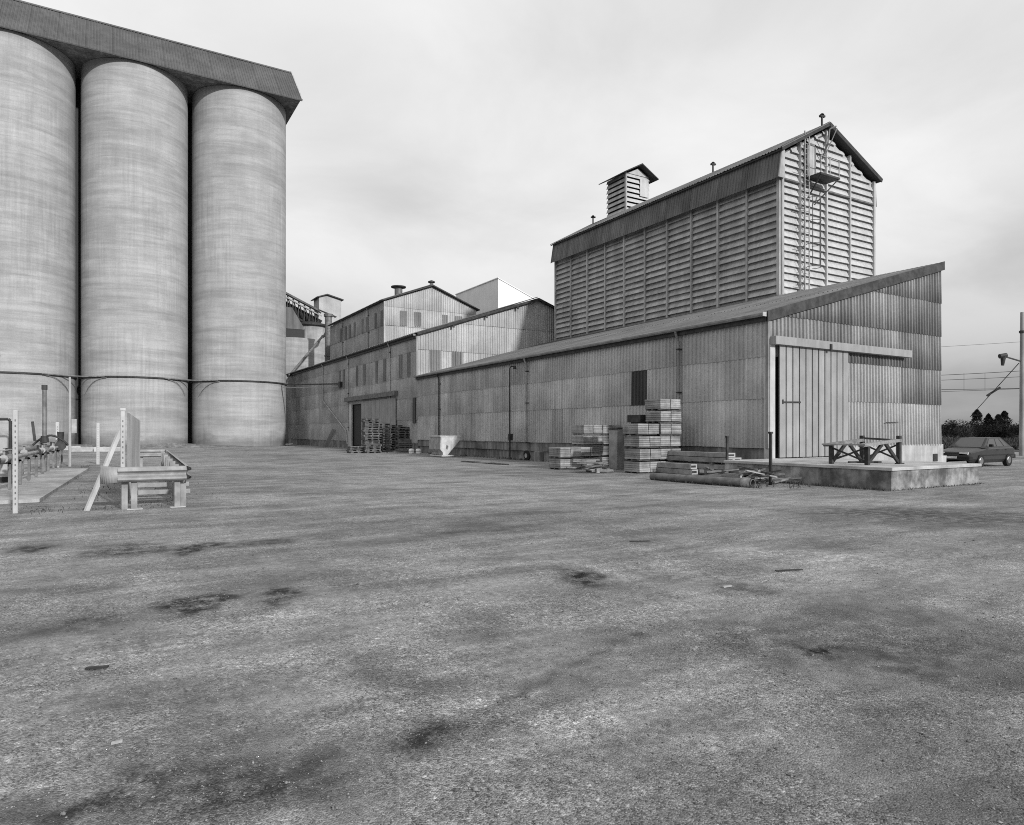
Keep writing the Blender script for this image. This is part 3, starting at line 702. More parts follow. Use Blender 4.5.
for q in range(1, 12):
    x = XA + q * 1.0
    if q % 3 == 0: part(ms, 'purlin_end', MB().box(x - .08, x + .08, YB - .36, YB - .28, ZE_B + slB * (x - XA) - .28, ZE_B + slB * (x - XA) - .05), 'iron')

# ------------------------------------------------------------------ upper shed behind
CX0, CX1, CY0, CY1, CZE, CZR = 24.0, 34.4, 65.2, 84.5, 14.75, 16.75
us = thing('upper_shed', (29, 75, 0), 'raised corrugated shed with pale gable and two roof chimneys behind middle shed', 'shed')
wl = part(us, 'wall', MB().box(CX0 + .2, CX0 + .28, CY0 + .2, CY1, 8, CZE - .1), 'dark_inner')
clad_wall(wl, 'cladding_sheet', (CX0 + .04, CY1), (0, -1), CY1 - CY0, [(9.0, 12.4), (12.4, CZE)], 'clad_b', 2.1)
CXM = (CX0 + CX1) / 2
gwc = part(us, 'gable_wall', MB().prism([(CX0 + .2, 8), (CX1, 8), (CX1, CZE - .1), (CXM, CZR - .15), (CX0 + .2, CZE - .1)], CY0 + .2, CY0 + .3), 'dark_inner')
topC = lambda s: CZE + .02 + (CZR - CZE) * (1 - abs(s + CX0 - CXM) / (CXM - CX0))
clad_wall(gwc, 'cladding_sheet', (CX0, CY0 + .04), (1, 0), CX1 - CX0, [(9.0, 12.4), (12.4, 14.3), (14.3, 16.9)], 'clad_bg', 1.04, None, topC)
for px0, px1 in ((400, 407), (414, 421), (442, 448), (455, 462)):
    a, b = at_y(px0, 320, CY0).x, at_y(px1, 320, CY0).x
    add('window', sheet(b - a, 1.5, 1.5, 'translucent'), us, axes((a, CY0 - .03, 12.45), (1, 0, 0), (0, 0, 1)))
for px in (382, 376, 367, 363, 355, 350, 346, 341):
    Y = at_x(px, 330, CX0).y
    add('window', sheet(.6, 1.5, 1.5, 'translucent'), us, axes((CX0 - .03, Y + .3, 12.4), (0, -1, 0), (0, 0, 1)))
part(us, 'corner_trim', MB().bar((CX0, CY0, 9.3), (CX0, CY0, CZE), .14, .14), 'trim_light')
for Y in (69.8, 79.0): downpipe(us, CX0, Y, CZE, 9.5, CX0 - .25, 'gutter')
rfc = part(us, 'roof', MB().prism([(CX0 - .3, CZE - .02), (CXM, CZR + .05), (CX1 + .3, CZE - .02), (CX1 + .3, CZE + .08), (CXM, CZR + .17), (CX0 - .3, CZE + .08)], CY0 - .35, CY1), 'iron')
slv = Vector((CXM - CX0 + .4, 0, CZR + .17 - CZE))
for i in range(9):
    w = (CY1 - CY0 + .3) / 9
    add('roof_sheet', sheet(w + .03, slv.length, slv.length, 'roof', .44, .06), rfc, axes((CX0 - .4, CY1 - i * w, CZE + .05), (0, -1, 0), slv))
def vent(parent, x, y, z, h, r):
    o = part(parent, 'chimney', MB().cyl((x, y, z), (x, y, z + h), r, r, 14), 'steel_grey', True)
    add('cap', MB().cyl((x, y, z + h), (x, y, z + h + .12), r * 1.9, r * 1.9, 14).cyl((x, y, z + h + .12), (x, y, z + h + .25), r * 1.9, r * .4, 14).mesh('cap', 'iron'), o)
c = at_y(398.5, 296, 68.5); vent(us, c.x, 68.5, 15.0, 2.0, .42)
c = at_y(431.5, 286, 68.0); vent(us, c.x, 68.0, 16.4, 1.45, .20)

# white block behind
wb = thing('white_block', (43, 75, 0), 'plain bright white block with sloping top behind the sheds', 'building')
part(wb, 'wall', MB().prism([(40.0, 0), (52.0, 0), (52.0, 15.3), (40.0, 19.85)], 70.2, 81.5), 'white_clad')
part(wb, 'roof', MB().prism([(39.9, 19.86), (52.1, 15.23), (52.1, 15.31), (39.9, 19.95)], 70.1, 81.6), 'white_clad')

# ------------------------------------------------------------------ works beyond: round bin, hood, conveyor gantry, head house, duct
bc = at_t(294, 400, 100)
rb = thing('round_bin', (bc.x, bc.y, 0), 'squat round concrete bin with dark flat roof squeezed beside the end silo', 'bin')
part(rb, 'wall', MB().cyl((bc.x, bc.y, 0), (bc.x, bc.y, 14.9), 4.7, 4.7, 48), 'silo', True)
uc = at_t(311, 400, 100.5)
part(rb, 'upper_drum', MB().cyl((uc.x, uc.y, 14.5), (uc.x, uc.y, 17.1), 2.25, 2.25, 32), 'concrete', True)
part(rb, 'roof', MB().cyl((uc.x, uc.y, 17.1), (uc.x, uc.y, 17.35), 2.7, 2.7, 32).cyl((uc.x, uc.y, 17.35), (uc.x, uc.y, 17.9), 2.7, .5, 32), 'iron')
hc = at_t(293, 330, 97)
hd = thing('loading_hood', (hc.x, hc.y, 14.9), 'sloping grey sheet hood beside the round bin roof', 'hood')
part(hd, 'cover', MB().add([(hc.x - 2.5, hc.y - .8, 19.2), (hc.x - .3, hc.y - .8, 19.2), (hc.x + 1.5, hc.y - .8, 16.2), (hc.x - 2.5, hc.y - .8, 16.2),
                            (hc.x - 2.5, hc.y + 1, 19.2), (hc.x - .3, hc.y + 1, 19.2), (hc.x + 1.5, hc.y + 1, 16.2), (hc.x - 2.5, hc.y + 1, 16.2)],
                           [(0, 3, 2, 1), (4, 5, 6, 7), (0, 1, 5, 4), (1, 2, 6, 5), (2, 3, 7, 6), (3, 0, 4, 7)]), 'skirt')
part(hd, 'skirt_band', MB().box(hc.x - 2.5, hc.x + 1.45, hc.y - .75, hc.y + .9, 15.0, 16.2), 'dark_inner')
part(hd, 'post', MB().cyl((hc.x + .9, hc.y + .2, 14.0), (hc.x + .9, hc.y + .2, 16.2), .12, .12, 8), 'iron')
# head house
h0 = at_t(319, 300, 103); 
hh = thing('conveyor_head_house', (h0.x + 1.5, h0.y, 8), 'small pale sheeted head house at the end of the conveyor gantry', 'head house')
part(hh, 'wall', MB().prism([(h0.x, 9), (h0.x + 3.4, 9), (h0.x + 3.4, 21.9), (h0.x + 1.2, 22.4), (h0.x, 22.0)], h0.y, h0.y + 3.0), 'clad_bg')
part(hh, 'roof', MB().prism([(h0.x - .4, 21.9), (h0.x + 1.2, 22.45), (h0.x + 3.7, 21.85), (h0.x + 3.7, 22.0), (h0.x + 1.2, 22.62), (h0.x - .4, 22.05)], h0.y - .35, h0.y + 3.3), 'iron')
part(hh, 'side_box', MB().prism([(h0.x - .4, 15.5), (h0.x + 2.0, 15.5), (h0.x + 2.0, 19.0), (h0.x - .4, 19.8)], h0.y - 1.2, h0.y), 'clad_b')
part(hh, 'side_box_roof', MB().bar((h0.x - .5, h0.y - .6, 19.95), (h0.x + 2.3, h0.y - .6, 19.05), 1.5, .12), 'iron')
# inclined lattice gantry from the silo tops side
ga = at_t(276, 289, 101); gb = at_t(321, 313, 101)
gn = thing('conveyor_gantry', ((ga.x + gb.x) / 2, ga.y, 15), 'dark inclined lattice conveyor gantry between end silo and head house', 'conveyor')
for dy in (0, 1.6):
    for dz, w in ((0, .22), (-2.6, .22)):
        part(gn, 'chord', MB().bar((ga.x, ga.y + dy, ga.z + dz), (gb.x, gb.y + dy, gb.z + dz), w, w), 'iron')
part(gn, 'cover', MB().bar((ga.x, ga.y + .8, ga.z + .45), (gb.x, gb.y + .8, gb.z + .45), 1.9, .25), 'skirt')
part(gn, 'belt_trough', MB().bar((ga.x, ga.y + .8, ga.z - 2.4), (gb.x, gb.y + .8, gb.z - 2.4), 1.5, .3), 'iron')
part(gn, 'handrail', MB().bar((ga.x, ga.y - .35, ga.z - .5), (gb.x, gb.y - .35, gb.z - .5), .16, .16), 'trim_light')
nl = 8
for i in range(nl):
    a = ga.lerp(gb, i / nl); b = ga.lerp(gb, (i + 1) / nl)
    part(gn, 'lattice_bar', MB().bar(a + Vector((0, -.02, 0)), b + Vector((0, -.02, -2.6)), .16, .14).bar(a + Vector((0, -.02, -2.6)), a + Vector((0, -.02, 0)), .14, .12), 'iron')
part(gn, 'side_sheet', MB().bar(ga + Vector((0, .8, -1.75)), gb + Vector((0, .8, -1.75)), .1, 1.7), 'iron')
# tall chimney duct
dx = at_t(328.5, 350, 92)
du = thing('vertical_duct', (dx.x, dx.y, 8), 'tall vertical sheet metal duct beside the upper shed', 'duct')
part(du, 'pipe', MB().cyl((dx.x, dx.y, 7), (dx.x, dx.y, 17.4), .48, .48, 16), 'steel_grey', True)
part(du, 'flange', MB().cyl((dx.x, dx.y, 17.2), (dx.x, dx.y, 17.55), .62, .62, 16).cyl((dx.x, dx.y, 11.8), (dx.x, dx.y, 12.0), .55, .55, 16), 'steel_grey')
s0 = at_t(322, 337, 95); s1 = at_t(289, 376, 88)
sp_ = thing('spout_pipe', (s1.x, s1.y, s1.z), 'slanting dark spout pipe crossing in front of the round bin', 'pipe')
part(sp_, 'pipe', MB().cyl(s0, s1, .16, .16, 10), 'steel_grey', True)
part(sp_, 'elbow', MB().tube([s0, s0 + Vector((.5, .3, .3)), s0 + Vector((.9, .4, 1.2))], .2, 10), 'iron', True)
# conduit from silo ledge to the middle shed wall
cp = thing('overhead_conduit', (19, 75, 6.5), 'thin horizontal conduit running from silo ledge to middle shed wall', 'conduit')
e0 = Vector((17.6, 81.55, 7.1)); e1 = Vector((XA - .02, 68.9, 6.55))
part(cp, 'pipe', MB().cyl(e0, e1, .07, .07, 8), 'iron')
part(cp, 'cable', MB().cyl(e0 + Vector((0, 0, -.35)), e1 + Vector((0, 0, -.3)), .035, .035, 6), 'galv')
part(cp, 'bracket', MB().box(XA - .3, XA + .02, 68.6, 69.2, 6.2, 6.75), 'iron')
for i in (0, 1):
    xm = (XS[i] + XS[i + 1]) / 2
    l_ = thing('ledge_link', (xm, 80, 7), 'short curved conduit joining the ledges of %s' % ('the right and middle silos' if i == 0 else 'the middle and left silos'), 'conduit')
    r = RS + .15
    pts = []
    for s, X, rg in ((1, XS[i + 1], range(-62, -34, 7)), (-1, XS[i], range(-145, -117, 7))):
        for a in rg: pts.append((X + (r + .08) * math.cos(R_(a)), YS + (r + .08) * math.sin(R_(a)), 7.26 - .0))
    part(l_, 'pipe', MB().tube([Vector(p) for p in pts], .06, 6), 'dark_concrete')
    for s in (-1, 1):
        a0 = R_(-90 + 28 * -s) ; X = XS[i + 1] if s < 0 else XS[i]
        q = []
        for k_ in range(6):
            aa = R_((-58 if s < 0 else -122) + (k_ * 6 if s < 0 else -k_ * 6)); q.append(Vector((X + r * math.cos(aa), YS + r * math.sin(aa), 7.15 - (k_ / 5) ** 2 * 1.5)))
        part(l_, 'bracket', MB().tube(q, .035, 5), 'dark_concrete')

# ------------------------------------------------------------------ timber crate stacks against the lean-to
CW, CD, CH = 1.08, .90, .445      # one bundle of slatted crates: along X, along Y, height
def make_bundle():
    r = thing('crate_bundle', (0, 0, 0), 'x', 'crate')
    for k_ in range(5):
        j = [random.uniform(-.012, .012) for _ in range(4)]
        for h_ in (0, 1):
            xa, xb = (0, CW / 2 - .012) if h_ == 0 else (CW / 2 + .012, CW)
            lpart(r, 'board', MB().cbox(xa + j[0], xb + j[1], 0 + j[2], CD + j[3], .055 + k_ * .079, .055 + k_ * .079 + .068, .006), 'crate')
    for y in (.08, .45, .76): lpart(r, 'batten', MB().box(.02, CW - .02, y, y + .09, 0, .05), 'batten')
    return r
bun = make_bundle(); first = [True]
def bundle(x, y, z, label, rz=0.0):
    o = bun if first[0] else copy_tree(bun); first[0] = False
    o.location = (x, y, z); o.rotation_euler = (0, 0, rz + random.uniform(-.025, .025))
    tag(o, label, 'crate', 'bundles of slatted wooden crates stacked by the shed wall')
lev = ['lowest', 'second', 'third', 'fourth', 'fifth', 'topmost']
def stack(x, y, n, what, from_=0):
    for k_ in range(from_, n):
        nm = 'top' if k_ == n - 1 else ('bottom' if k_ == 0 else lev[k_] + ' up')
        bundle(x + random.uniform(-.03, .03), y + random.uniform(-.03, .03), .01 + k_ * (CH + .045), 'crate bundle, %s of %s' % (nm, what))
stack(17.46, 19.78, 4, 'the bright four-high stack in front of the tallest')
stack(18.62, 19.85, 6, 'the tallest stack close to the shed wall')
stack(16.42, 23.55, 2, 'the two-high stack furthest left')
stack(17.56, 23.62, 2, 'the two-high stack second from left')
stack(18.42, 24.58, 4, 'the four-high stack behind the low left stacks')
stack(19.54, 24.62, 4, 'the four-high stack nearest the dark wall sheet')
# plain grey box between the stacks
b = thing('grey_box', (18.6, 22.6, 0), 'plain tall grey box standing between the crate stacks', 'box')
part(b, 'body', MB().cbox(18.72, 19.25, 22.6, 23.15, .02, 1.70, .01), 'crate')
part(b, 'lid', MB().bar((18.68, 22.88, 1.73), (19.30, 22.88, 1.78), .6, .05), 'iron')
b = thing('dark_tray', (18.6, 21.3, 0), 'dark shallow tray lying on top of the crates beside the tallest stack', 'tray')
part(b, 'body', MB().box(18.55, 19.95, 20.95, 21.75, 2.0, 2.3), 'iron')
part(b, 'support', MB().box(18.7, 19.8, 21.0, 21.7, 0, 2.0), 'batten')
# low heap of broken pallets and planks
for i in range(9):
    x, y, z = 16.6 + random.uniform(-.35, .35), 21.5 + random.uniform(-.4, .4), .06 + i * .055
    a = random.uniform(-.5, .5); d = Vector((math.cos(a), math.sin(a), random.uniform(-.05, .05))) * random.uniform(.45, .75)
    c = Vector((x, y, z)); o = add('loose_plank', MB().bar(c - d, c + d, .14, .05).mesh('loose_plank', 'plank'))
    tag(o, ['lowest', 'second lowest', 'third lowest', 'fourth', 'fifth', 'sixth', 'third topmost', 'second topmost', 'topmost'][i] + ' loose plank in the low heap between the crate groups', 'plank', 'planks heaped between the crate stacks')
for i in range(4):
    x, y = 16.45 + (i % 2) * .5, 21.1 + (i // 2) * .5
    o = add('timber_block', MB().cbox(x, x + .16, y, y + .2, 0, .17, .01).mesh('timber_block', 'plank'))
    tag(o, 'short timber block propping the low plank heap', 'block', 'blocks under the plank heap')

# long timber beams with pale ends by the shed corner
def beam(x, y0_, y1_, z, w, h, lab, mat='beam'):
    t = thing('long_beam', (x, y0_, z), lab, 'beam', 'beams stacked along the shed plinth')
    part(t, 'body', MB().box(x, x + w, y0_, y1_, z, z + h), mat)
    e = MB(); 
    e.box(x, x + w, y0_ - .012, y0_ - .002, z, z + .05).box(x, x + w, y0_ - .012, y0_ - .002, z + h - .05, z + h).box(x, x + .06, y0_ - .012, y0_ - .002, z + .05, z + h - .05).box(x + w - .06, x + w, y0_ - .012, y0_ - .002, z + .05, z + h - .05)
    part(t, 'end_frame', e, 'endgrain')
    part(t, 'hollow', MB().box(x + .06, x + w - .06, y0_ - .008, y0_ - .001, z + .05, z + h - .05), 'dark_inner')
beam(19.0, 16.95, 20.6, .50, .42, .17, 'upper hollow beam with pale end, left of the top pair'); beam(19.48, 17.0, 20.5, .50, .40, .17, 'upper hollow beam lying closest to the shed plinth')
beam(19.0, 16.9, 20.6, .69, .44, .16, 'topmost hollow beam in the pile by the thin post'); beam(19.02, 16.92, 20.2, .04, .42, .18, 'lowest hollow beam under the pile by the thin post'); beam(19.03, 17.0, 20.3, .24, .42, .18, 'second lowest hollow beam under the pile by the thin post')
beam(18.35, 18.0, 20.5, .04, .36, .18, 'low hollow beam on the ground in front of the pile'); beam(18.36, 18.05, 20.4, .24, .36, .18, 'low hollow beam second layer in front of the pile')
o = add('timber_bearer', MB().box(18.9, 20.0, 17.5, 17.62, .43, .49).box(18.9, 20.0, 19.6, 19.72, .43, .49).mesh('timber_bearer', 'batten')); tag(o, 'thin timber bearers between layers of the beam pile', 'bearer')
# concrete pipe lying on the ground
p0 = at_z(652, 480) ; p1 = at_z(753, 487.5)
r_ = .125; p0.z = p1.z = r_
t = thing('concrete_pipe', (p0 + p1) / 2, 'long pale pipe lying on the ground before the beams', 'pipe')
d = (p1 - p0).normalized()
pm = MB(); n = 20; s = d.cross(Vector((0, 0, 1))); u = s.cross(d)
ringv = lambda c, r: [c + (s * math.cos(2 * math.pi * i / n) + u * math.sin(2 * math.pi * i / n)) * r for i in range(n)]
vs = ringv(p0, r_) + ringv(p1, r_) + ringv(p1, r_ * .78) + ringv(p0, r_ * .78)
fs = []
for a in range(4):
    for i in range(n): fs.append((a * n + i, a * n + (i + 1) % n, ((a + 1) % 4) * n + (i + 1) % n, ((a + 1) % 4) * n + i))
pm.add(vs, fs); part(t, 'body', pm, 'steel_grey', False)
part(t, 'collar', MB().cyl(p1 - d * .32, p1 - d * .02, r_ * 1.0 + .03, r_ + .03, n, False), 'old_concrete', True)
# thin posts
for (px, py, top, lab) in ((727, 478, 437, 'thin dark iron post rising in front of the beam pile'), (770.5, 485, 433, 'thin dark iron post beside the loading platform corner')):
    c = at_z(px, py); t = 1.6 * FPX / (py - HOR); h_ = (py - top) * t / FPX
    th = thing('iron_post', c, lab, 'post')
    part(th, 'shaft', MB().bar(c + Vector((0, 0, -.1)), c + Vector((.02, .01, h_)), .07, .07), 'iron')
    part(th, 'cap', MB().box(c.x - .05, c.x + .06, c.y - .05, c.y + .05, h_ - .02, h_ + .04), 'iron')
# scrap heap beside the platform
for i in range(46):
    c = Vector((random.uniform(16.6, 18.3), random.uniform(13.5, 16.0), random.uniform(.05, .5) * (1 - .3 * random.random())))
    a = random.choice((random.gauss(.2, .5), random.gauss(-1.3, .5))); d = Vector((math.cos(a), math.sin(a), random.uniform(-.18, .22))) * random.uniform(.4, 1.0)
    if c.z - abs(d.z) < .04: c.z = abs(d.z) + .04
    if c.x + abs(d.x) > 18.4: c.x = 18.36 - abs(d.x)
    mt = random.choice(('plank', 'plank', 'steel_grey', 'iron', 'galv'))
    o = add('scrap_length', MB().bar(c - d, c + d, random.uniform(.05, .14), random.uniform(.03, .07)).mesh('scrap_length', mt))
    tag(o, {'plank': 'weathered timber', 'steel_grey': 'dull steel', 'iron': 'dark iron', 'galv': 'pale galvanised'}[mt] + ' length in the tangled heap beside the loading platform', 'scrap', 'scrap lengths heaped beside the platform')
# trestle frame on the platform
Zp = .627
t = thing('trestle_frame', (19.9, 12.3, Zp), 'dark timber trestle frame with cross braces standing on the loading platform', 'trestle')
FL, FR, BR, BL = Vector((19.05, 12.85, Zp)), Vector((19.28, 11.85, Zp)), Vector((20.80, 11.78, Zp)), Vector((20.55, 12.80, Zp))
hf, hb = .56, .86
for p, h_ in ((FL, hf), (FR, hf), (BR, hb), (BL, hb)):
    lg = part(t, 'leg', MB().bar(p, p + Vector((0, 0, h_)), .11, .11), 'iron')
    if h_ == hb: add('foot', MB().box(p.x - .09, p.x + .16, p.y - .08, p.y + .08, Zp, Zp + .03).mesh('foot', 'iron'), lg)
zt = Vector((0, 0, .60)); zb = Vector((0, 0, .72))
ext = lambda a, b, q: a + (a - b).normalized() * q
for a, b in ((FL, BL), (FR, BR)):
    part(t, 'top_beam', MB().bar(ext(a + zt, b + zb, .28), ext(b + zb, a + zt, .02), .16, .09), 'plank')
    part(t, 'brace', MB().bar(b + Vector((-.02, 0, .04)), a.lerp(b, .55) + Vector((0, 0, .64)), .07, .09), 'iron')
    part(t, 'brace', MB().bar(a + Vector((.03, 0, .05)), a.lerp(b, .45) + Vector((0, 0, .60)), .07, .09), 'iron')
part(t, 'top_plate', MB().bar(FL + Vector((-.22, .1, .60)), FR + Vector((-.2, -.12, .60)), .32, .05), 'plank')
part(t, 'cross_brace', MB().bar(FL + Vector((0, 0, .1)), FR + Vector((0, 0, .52)), .04, .05), 'iron'); part(t, 'cross_brace', MB().bar(FL + Vector((0, 0, .5)), FR + Vector((0, 0, .08)), .04, .05), 'iron')
part(t, 'cross_brace', MB().bar(BL + Vector((0, 0, .12)), BR + Vector((0, 0, .6)), .04, .05), 'iron'); part(t, 'cross_brace', MB().bar(BL + Vector((0, 0, .6)), BR + Vector((0, 0, .12)), .04, .05), 'iron')
part(t, 'back_rail', MB().bar(BL + Vector((0, 0, .78)), BR + Vector((0, 0, .72)), .06, .06), 'iron')
o = add('fallen_bar', MB().bar((20.0, 12.9, Zp + .03), (20.9, 12.4, Zp + .03), .09, .05).mesh('fallen_bar', 'iron')); tag(o, 'short dark bar lying on the platform under the trestle', 'bar')

# ------------------------------------------------------------------ pallets, drums and skip by the middle shed door
def make_pallet():
    r = thing('wooden_pallet', (0, 0, 0), 'x', 'pallet')
    for x in (-.55, 0, .55): lpart(r, 'stringer', MB().box(x - .05, x + .05, -.4, .4, .02, .10), 'batten')
    for i in range(5): lpart(r, 'deck_board', MB().box(-.6, .6, -.4 + i * .172, -.4 + i * .172 + .112, .10, .125), 'pallet')
    for y in (-.4, .29): lpart(r, 'bottom_board', MB().box(-.6, .6, y, y + .11, 0, .02), 'pallet')
    return r
pal = make_pallet(); fp = [True]
def pallet(x, y, z, rz, label, rx=0.0):
    o = pal if fp[0] else copy_tree(pal); fp[0] = False
    o.location = (x, y, z); o.rotation_euler = (rx, 0, rz); tag(o, label, 'pallet', 'wooden pallets piled by the middle shed door')
ORD = 'second third fourth fifth sixth seventh eighth ninth tenth eleventh twelfth thirteenth fourteenth fifteenth sixteenth seventeenth eighteenth nineteenth twentieth'.split()
def pstack(px, Y, n, what, rz0=0.0, z0=0.0):
    c = at_y(px, 440, Y)
    for i in range(n):
        nm = 'top' if i == n - 1 else ('bottom' if i == 0 else ORD[i - 1] + ' up')
        pallet(c.x + random.uniform(-.06, .06), Y + random.uniform(-.06, .06), z0 + i * .135, rz0 + random.uniform(-.1, .1), 'wooden pallet, %s of %s' % (nm, what))
pstack(370.5, 52.6, 20, 'the tallest pallet stack by the middle shed door')
pstack(394, 51.8, 16, 'the middle pallet stack right of the tallest')
pstack(404, 51.2, 15, 'the right pallet stack next to the lean-to corner')
pstack(381, 52.9, 17, 'the narrow pallet stack just right of the tallest')
pstack(356, 50.3, 4, 'the low pallet stack furthest left')
pstack(372, 49.8, 5, 'the low pallet stack in front of the tallest')
for px, rz in ((404.5, .2), (409, -.1)):
    c = at_y(px, 430, 50.5)
    pallet(c.x, 50.5, .62, rz, 'wooden pallet standing on edge %s' % ('left of the upright pair' if px < 406 else 'right of the upright pair'), R_(84))
for i in range(6):
    a = at_z(394 + i * 5, 453.5 - i * .3); d = Vector((random.uniform(.5, 1.1), random.uniform(-.4, .2), 0))
    o = add('loose_plank', MB().bar(a + Vector((0, 0, .08 + .07 * (i % 3))) - d, a + Vector((0, 0, .1 + .07 * (i % 3))) + d, .18, .06).mesh('loose_plank', 'plank'))
    tag(o, 'loose plank on the ground between pallets and skip', 'plank', 'planks lying beside the pallets')
for i, (px, py, lb) in enumerate(((411.5, 454, 'left'), (418.5, 454, 'right'), (414.5, 452, 'rear'))):
    c = at_z(px, py)
    th = thing('white_drum', c, 'small white drum on the ground beside the skip, %s of three' % lb, 'drum', 'white drums beside the skip')
    q = MB(); prof = [(.0, .0), (.17, .02), (.2, .10), (.2, .30), (.17, .36), (.08, .39), (0, .39)]
    for (ra, za), (rb_, zb_) in zip(prof, prof[1:]): q.cyl((c.x, c.y, za), (c.x, c.y, zb_), max(ra, .001), max(rb_, .001), 14, False)
    part(th, 'body', q, 'sack', True)
    part(th, 'rim', MB().cyl((c.x, c.y, .18), (c.x, c.y, .21), .21, .21, 14, False), 'galv', True)
# tipping skip
c = at_z(440, 457.5); x, y = c.x, c.y
sk = thing('tipping_skip', (x + .6, y + .9, 0), 'wedge shaped metal tipping skip with pale end by the lean-to wall', 'skip')
bodyp = [(x + .05, 1.32), (x + 1.42, 1.32), (x + 1.42, 1.12), (x + .62, .25), (x + .55, .16), (x + .2, .16), (x + .2, .3), (x + .02, .52)]
part(sk, 'end_plate', MB().prism(bodyp, y, y + .03), 'skip_light')
part(sk, 'end_plate', MB().prism(bodyp, y + 1.67, y + 1.7), 'skip_light')
hull = MB()
for (a, b) in zip(bodyp[1:], bodyp[2:] + bodyp[:1]):
    hull.add([(a[0], y + .03, a[1]), (b[0], y + .03, b[1]), (b[0], y + 1.67, b[1]), (a[0], y + 1.67, a[1])], [(0, 1, 2, 3)])
part(sk, 'hull', hull, 'skip_grey')
part(sk, 'rim', MB().box(x, x + 1.48, y - .04, y, 1.30, 1.37).box(x, x + 1.48, y + 1.7, y + 1.74, 1.30, 1.37).box(x - .02, x + .05, y, y + 1.7, 1.30, 1.37).box(x + 1.42, x + 1.48, y, y + 1.7, 1.30, 1.37), 'skip_light')
part(sk, 'pivot_plate', MB().prism([(x + .45, .78), (x + .57, .72), (x + .52, .5), (x + .4, .55)], y - .03, y - .001), 'steel_grey')
part(sk, 'base', MB().box(x + .1, x + .95, y - .05, y + .08, .06, .15).box(x + .1, x + .95, y + 1.6, y + 1.75, .06, .15).box(x + .1, x + .25, y + .08, y + 1.6, .06, .14), 'skip_light')
for sx in (.18, .8): part(sk, 'wheel', MB().cyl((x + sx, y - .02, .075), (x + sx, y + .06, .075), .075, .075, 12), 'rubber')
# lamp pole with small bracket at the lean-to wall
c = at_z(509.7, 459.3)
t = thing('lamp_pole', c, 'slim dark lamp pole with box halfway standing before the lean-to wall', 'lamp')
H_ = 5.35
part(t, 'pole', MB().cyl(c, c + Vector((0, 0, H_)), .055, .045, 8), 'iron')
part(t, 'arm', MB().tube([c + Vector((0, 0, H_)), c + Vector((.08, -.05, H_ + .1)), c + Vector((.28, -.1, H_ + .1))], .035, 6), 'iron')
part(t, 'lamp_head', MB().cyl(c + Vector((.28, -.1, H_ - .05)), c + Vector((.28, -.1, H_ + .14)), .12, .06, 10), 'iron')
part(t, 'switch_box', MB().box(c.x - .12, c.x + .12, c.y - .16, c.y - .02, 1.1, 1.5), 'iron')
part(t, 'foot', MB().cyl(c, c + Vector((0, 0, .12)), .14, .09, 10), 'iron')
# wheel and bits along the plinth
c = at_z(527, 460.5)
t = thing('old_wheel', c, 'small dark wheel leaning against the lean-to plinth', 'wheel')
part(t, 'tyre', MB().cyl(c + Vector((-.06, 0, .28)), c + Vector((.06, 0, .30)), .28, .28, 18), 'rubber')
part(t, 'hub', MB().cyl(c + Vector((-.08, 0, .28)), c + Vector((-.05, 0, .28)), .13, .13, 12), 'galv')
c = at_z(537, 461.5); o = add('stone_block', MB().cbox(c.x, c.x + .35, c.y - .2, c.y + .3, -.05, .55, .03).mesh('stone_block', 'dark_concrete')); tag(o, 'dark concrete block standing by the lean-to plinth', 'block')
for i in range(3):
    a = at_z(472 + i * 14, 462.5 + i); d = Vector((.1, -1.0, 0))
    o = add('ground_plank', MB().bar(a - d * .9 + Vector((0, 0, .04)), a + d * .9 + Vector((0, 0, .04)), .2, .05).mesh('ground_plank', 'beam' if i == 1 else 'plank'))
    tag(o, ['pale plank lying flat near the skip', 'palest plank lying flat near the lamp pole', 'weathered plank lying flat right of the lamp pole'][i], 'plank')
# leaning board by the middle shed
c = at_x(328, 440, XA - .6)
o = add('leaning_board', MB().bar((XA - .9, c.y, 0), (XA - .2, c.y - .9, 1.9), .45, .05, (0, 1, 0)).mesh('leaning_board', 'door')); tag(o, 'pale board leaning on the dark middle shed wall', 'board')
# rubble at the foot of the end silo
c = at_z(279, 445.5)
for i in range(8):
    a = c + Vector((random.uniform(-1.3, 1.2), random.uniform(-.3, .3), .12)); d = Vector((random.uniform(.3, .7), random.uniform(-.3, .3), random.uniform(-.05, .15)))
    o = add('rubble_sheet', MB().bar(a - d, a + d, .4, .12).mesh('rubble_sheet', 'sack')); tag(o, 'pale scrap sheet lying at the foot of the end silo', 'scrap', 'pale scraps at the foot of the end silo')

# ------------------------------------------------------------------ parked hatchback
CARX, CARY = 33.15, 15.55       # front bumper, near side; car points towards -X
car = thing('parked_car', (CARX + 2.1, CARY + .83, 0), 'dark five door hatchback parked beyond the shed corner, nose to the left', 'car')
def loft(st, close=True):
    mb = MB(); n = len(st[0])
    vs = [v for s_ in st for v in s_]; fs = []
    for a in range(len(st) - 1):
        for i in range(n - 1): fs.append((a * n + i, a * n + i + 1, (a + 1) * n + i + 1, (a + 1) * n + i))
    fs.append(tuple(range(n))); fs.append(tuple(reversed(range((len(st) - 1) * n, len(st) * n))))
    return mb.add(vs, fs)
yc = CARY + .83
def sec(x, w, zb, zs, zt):        # section: bottom, sill, shoulder, top
    return [(CARX + x, yc + s * ww, z) for s, ww, z in ((-1, w * .88, zb), (-1, w, zb + .16), (-1, w, zs - .05), (-1, w * .93, zs), (-1, w * .6, zt), (1, w * .6, zt), (1, w * .93, zs), (1, w, zs - .05), (1, w, zb + .16), (1, w * .88, zb))]
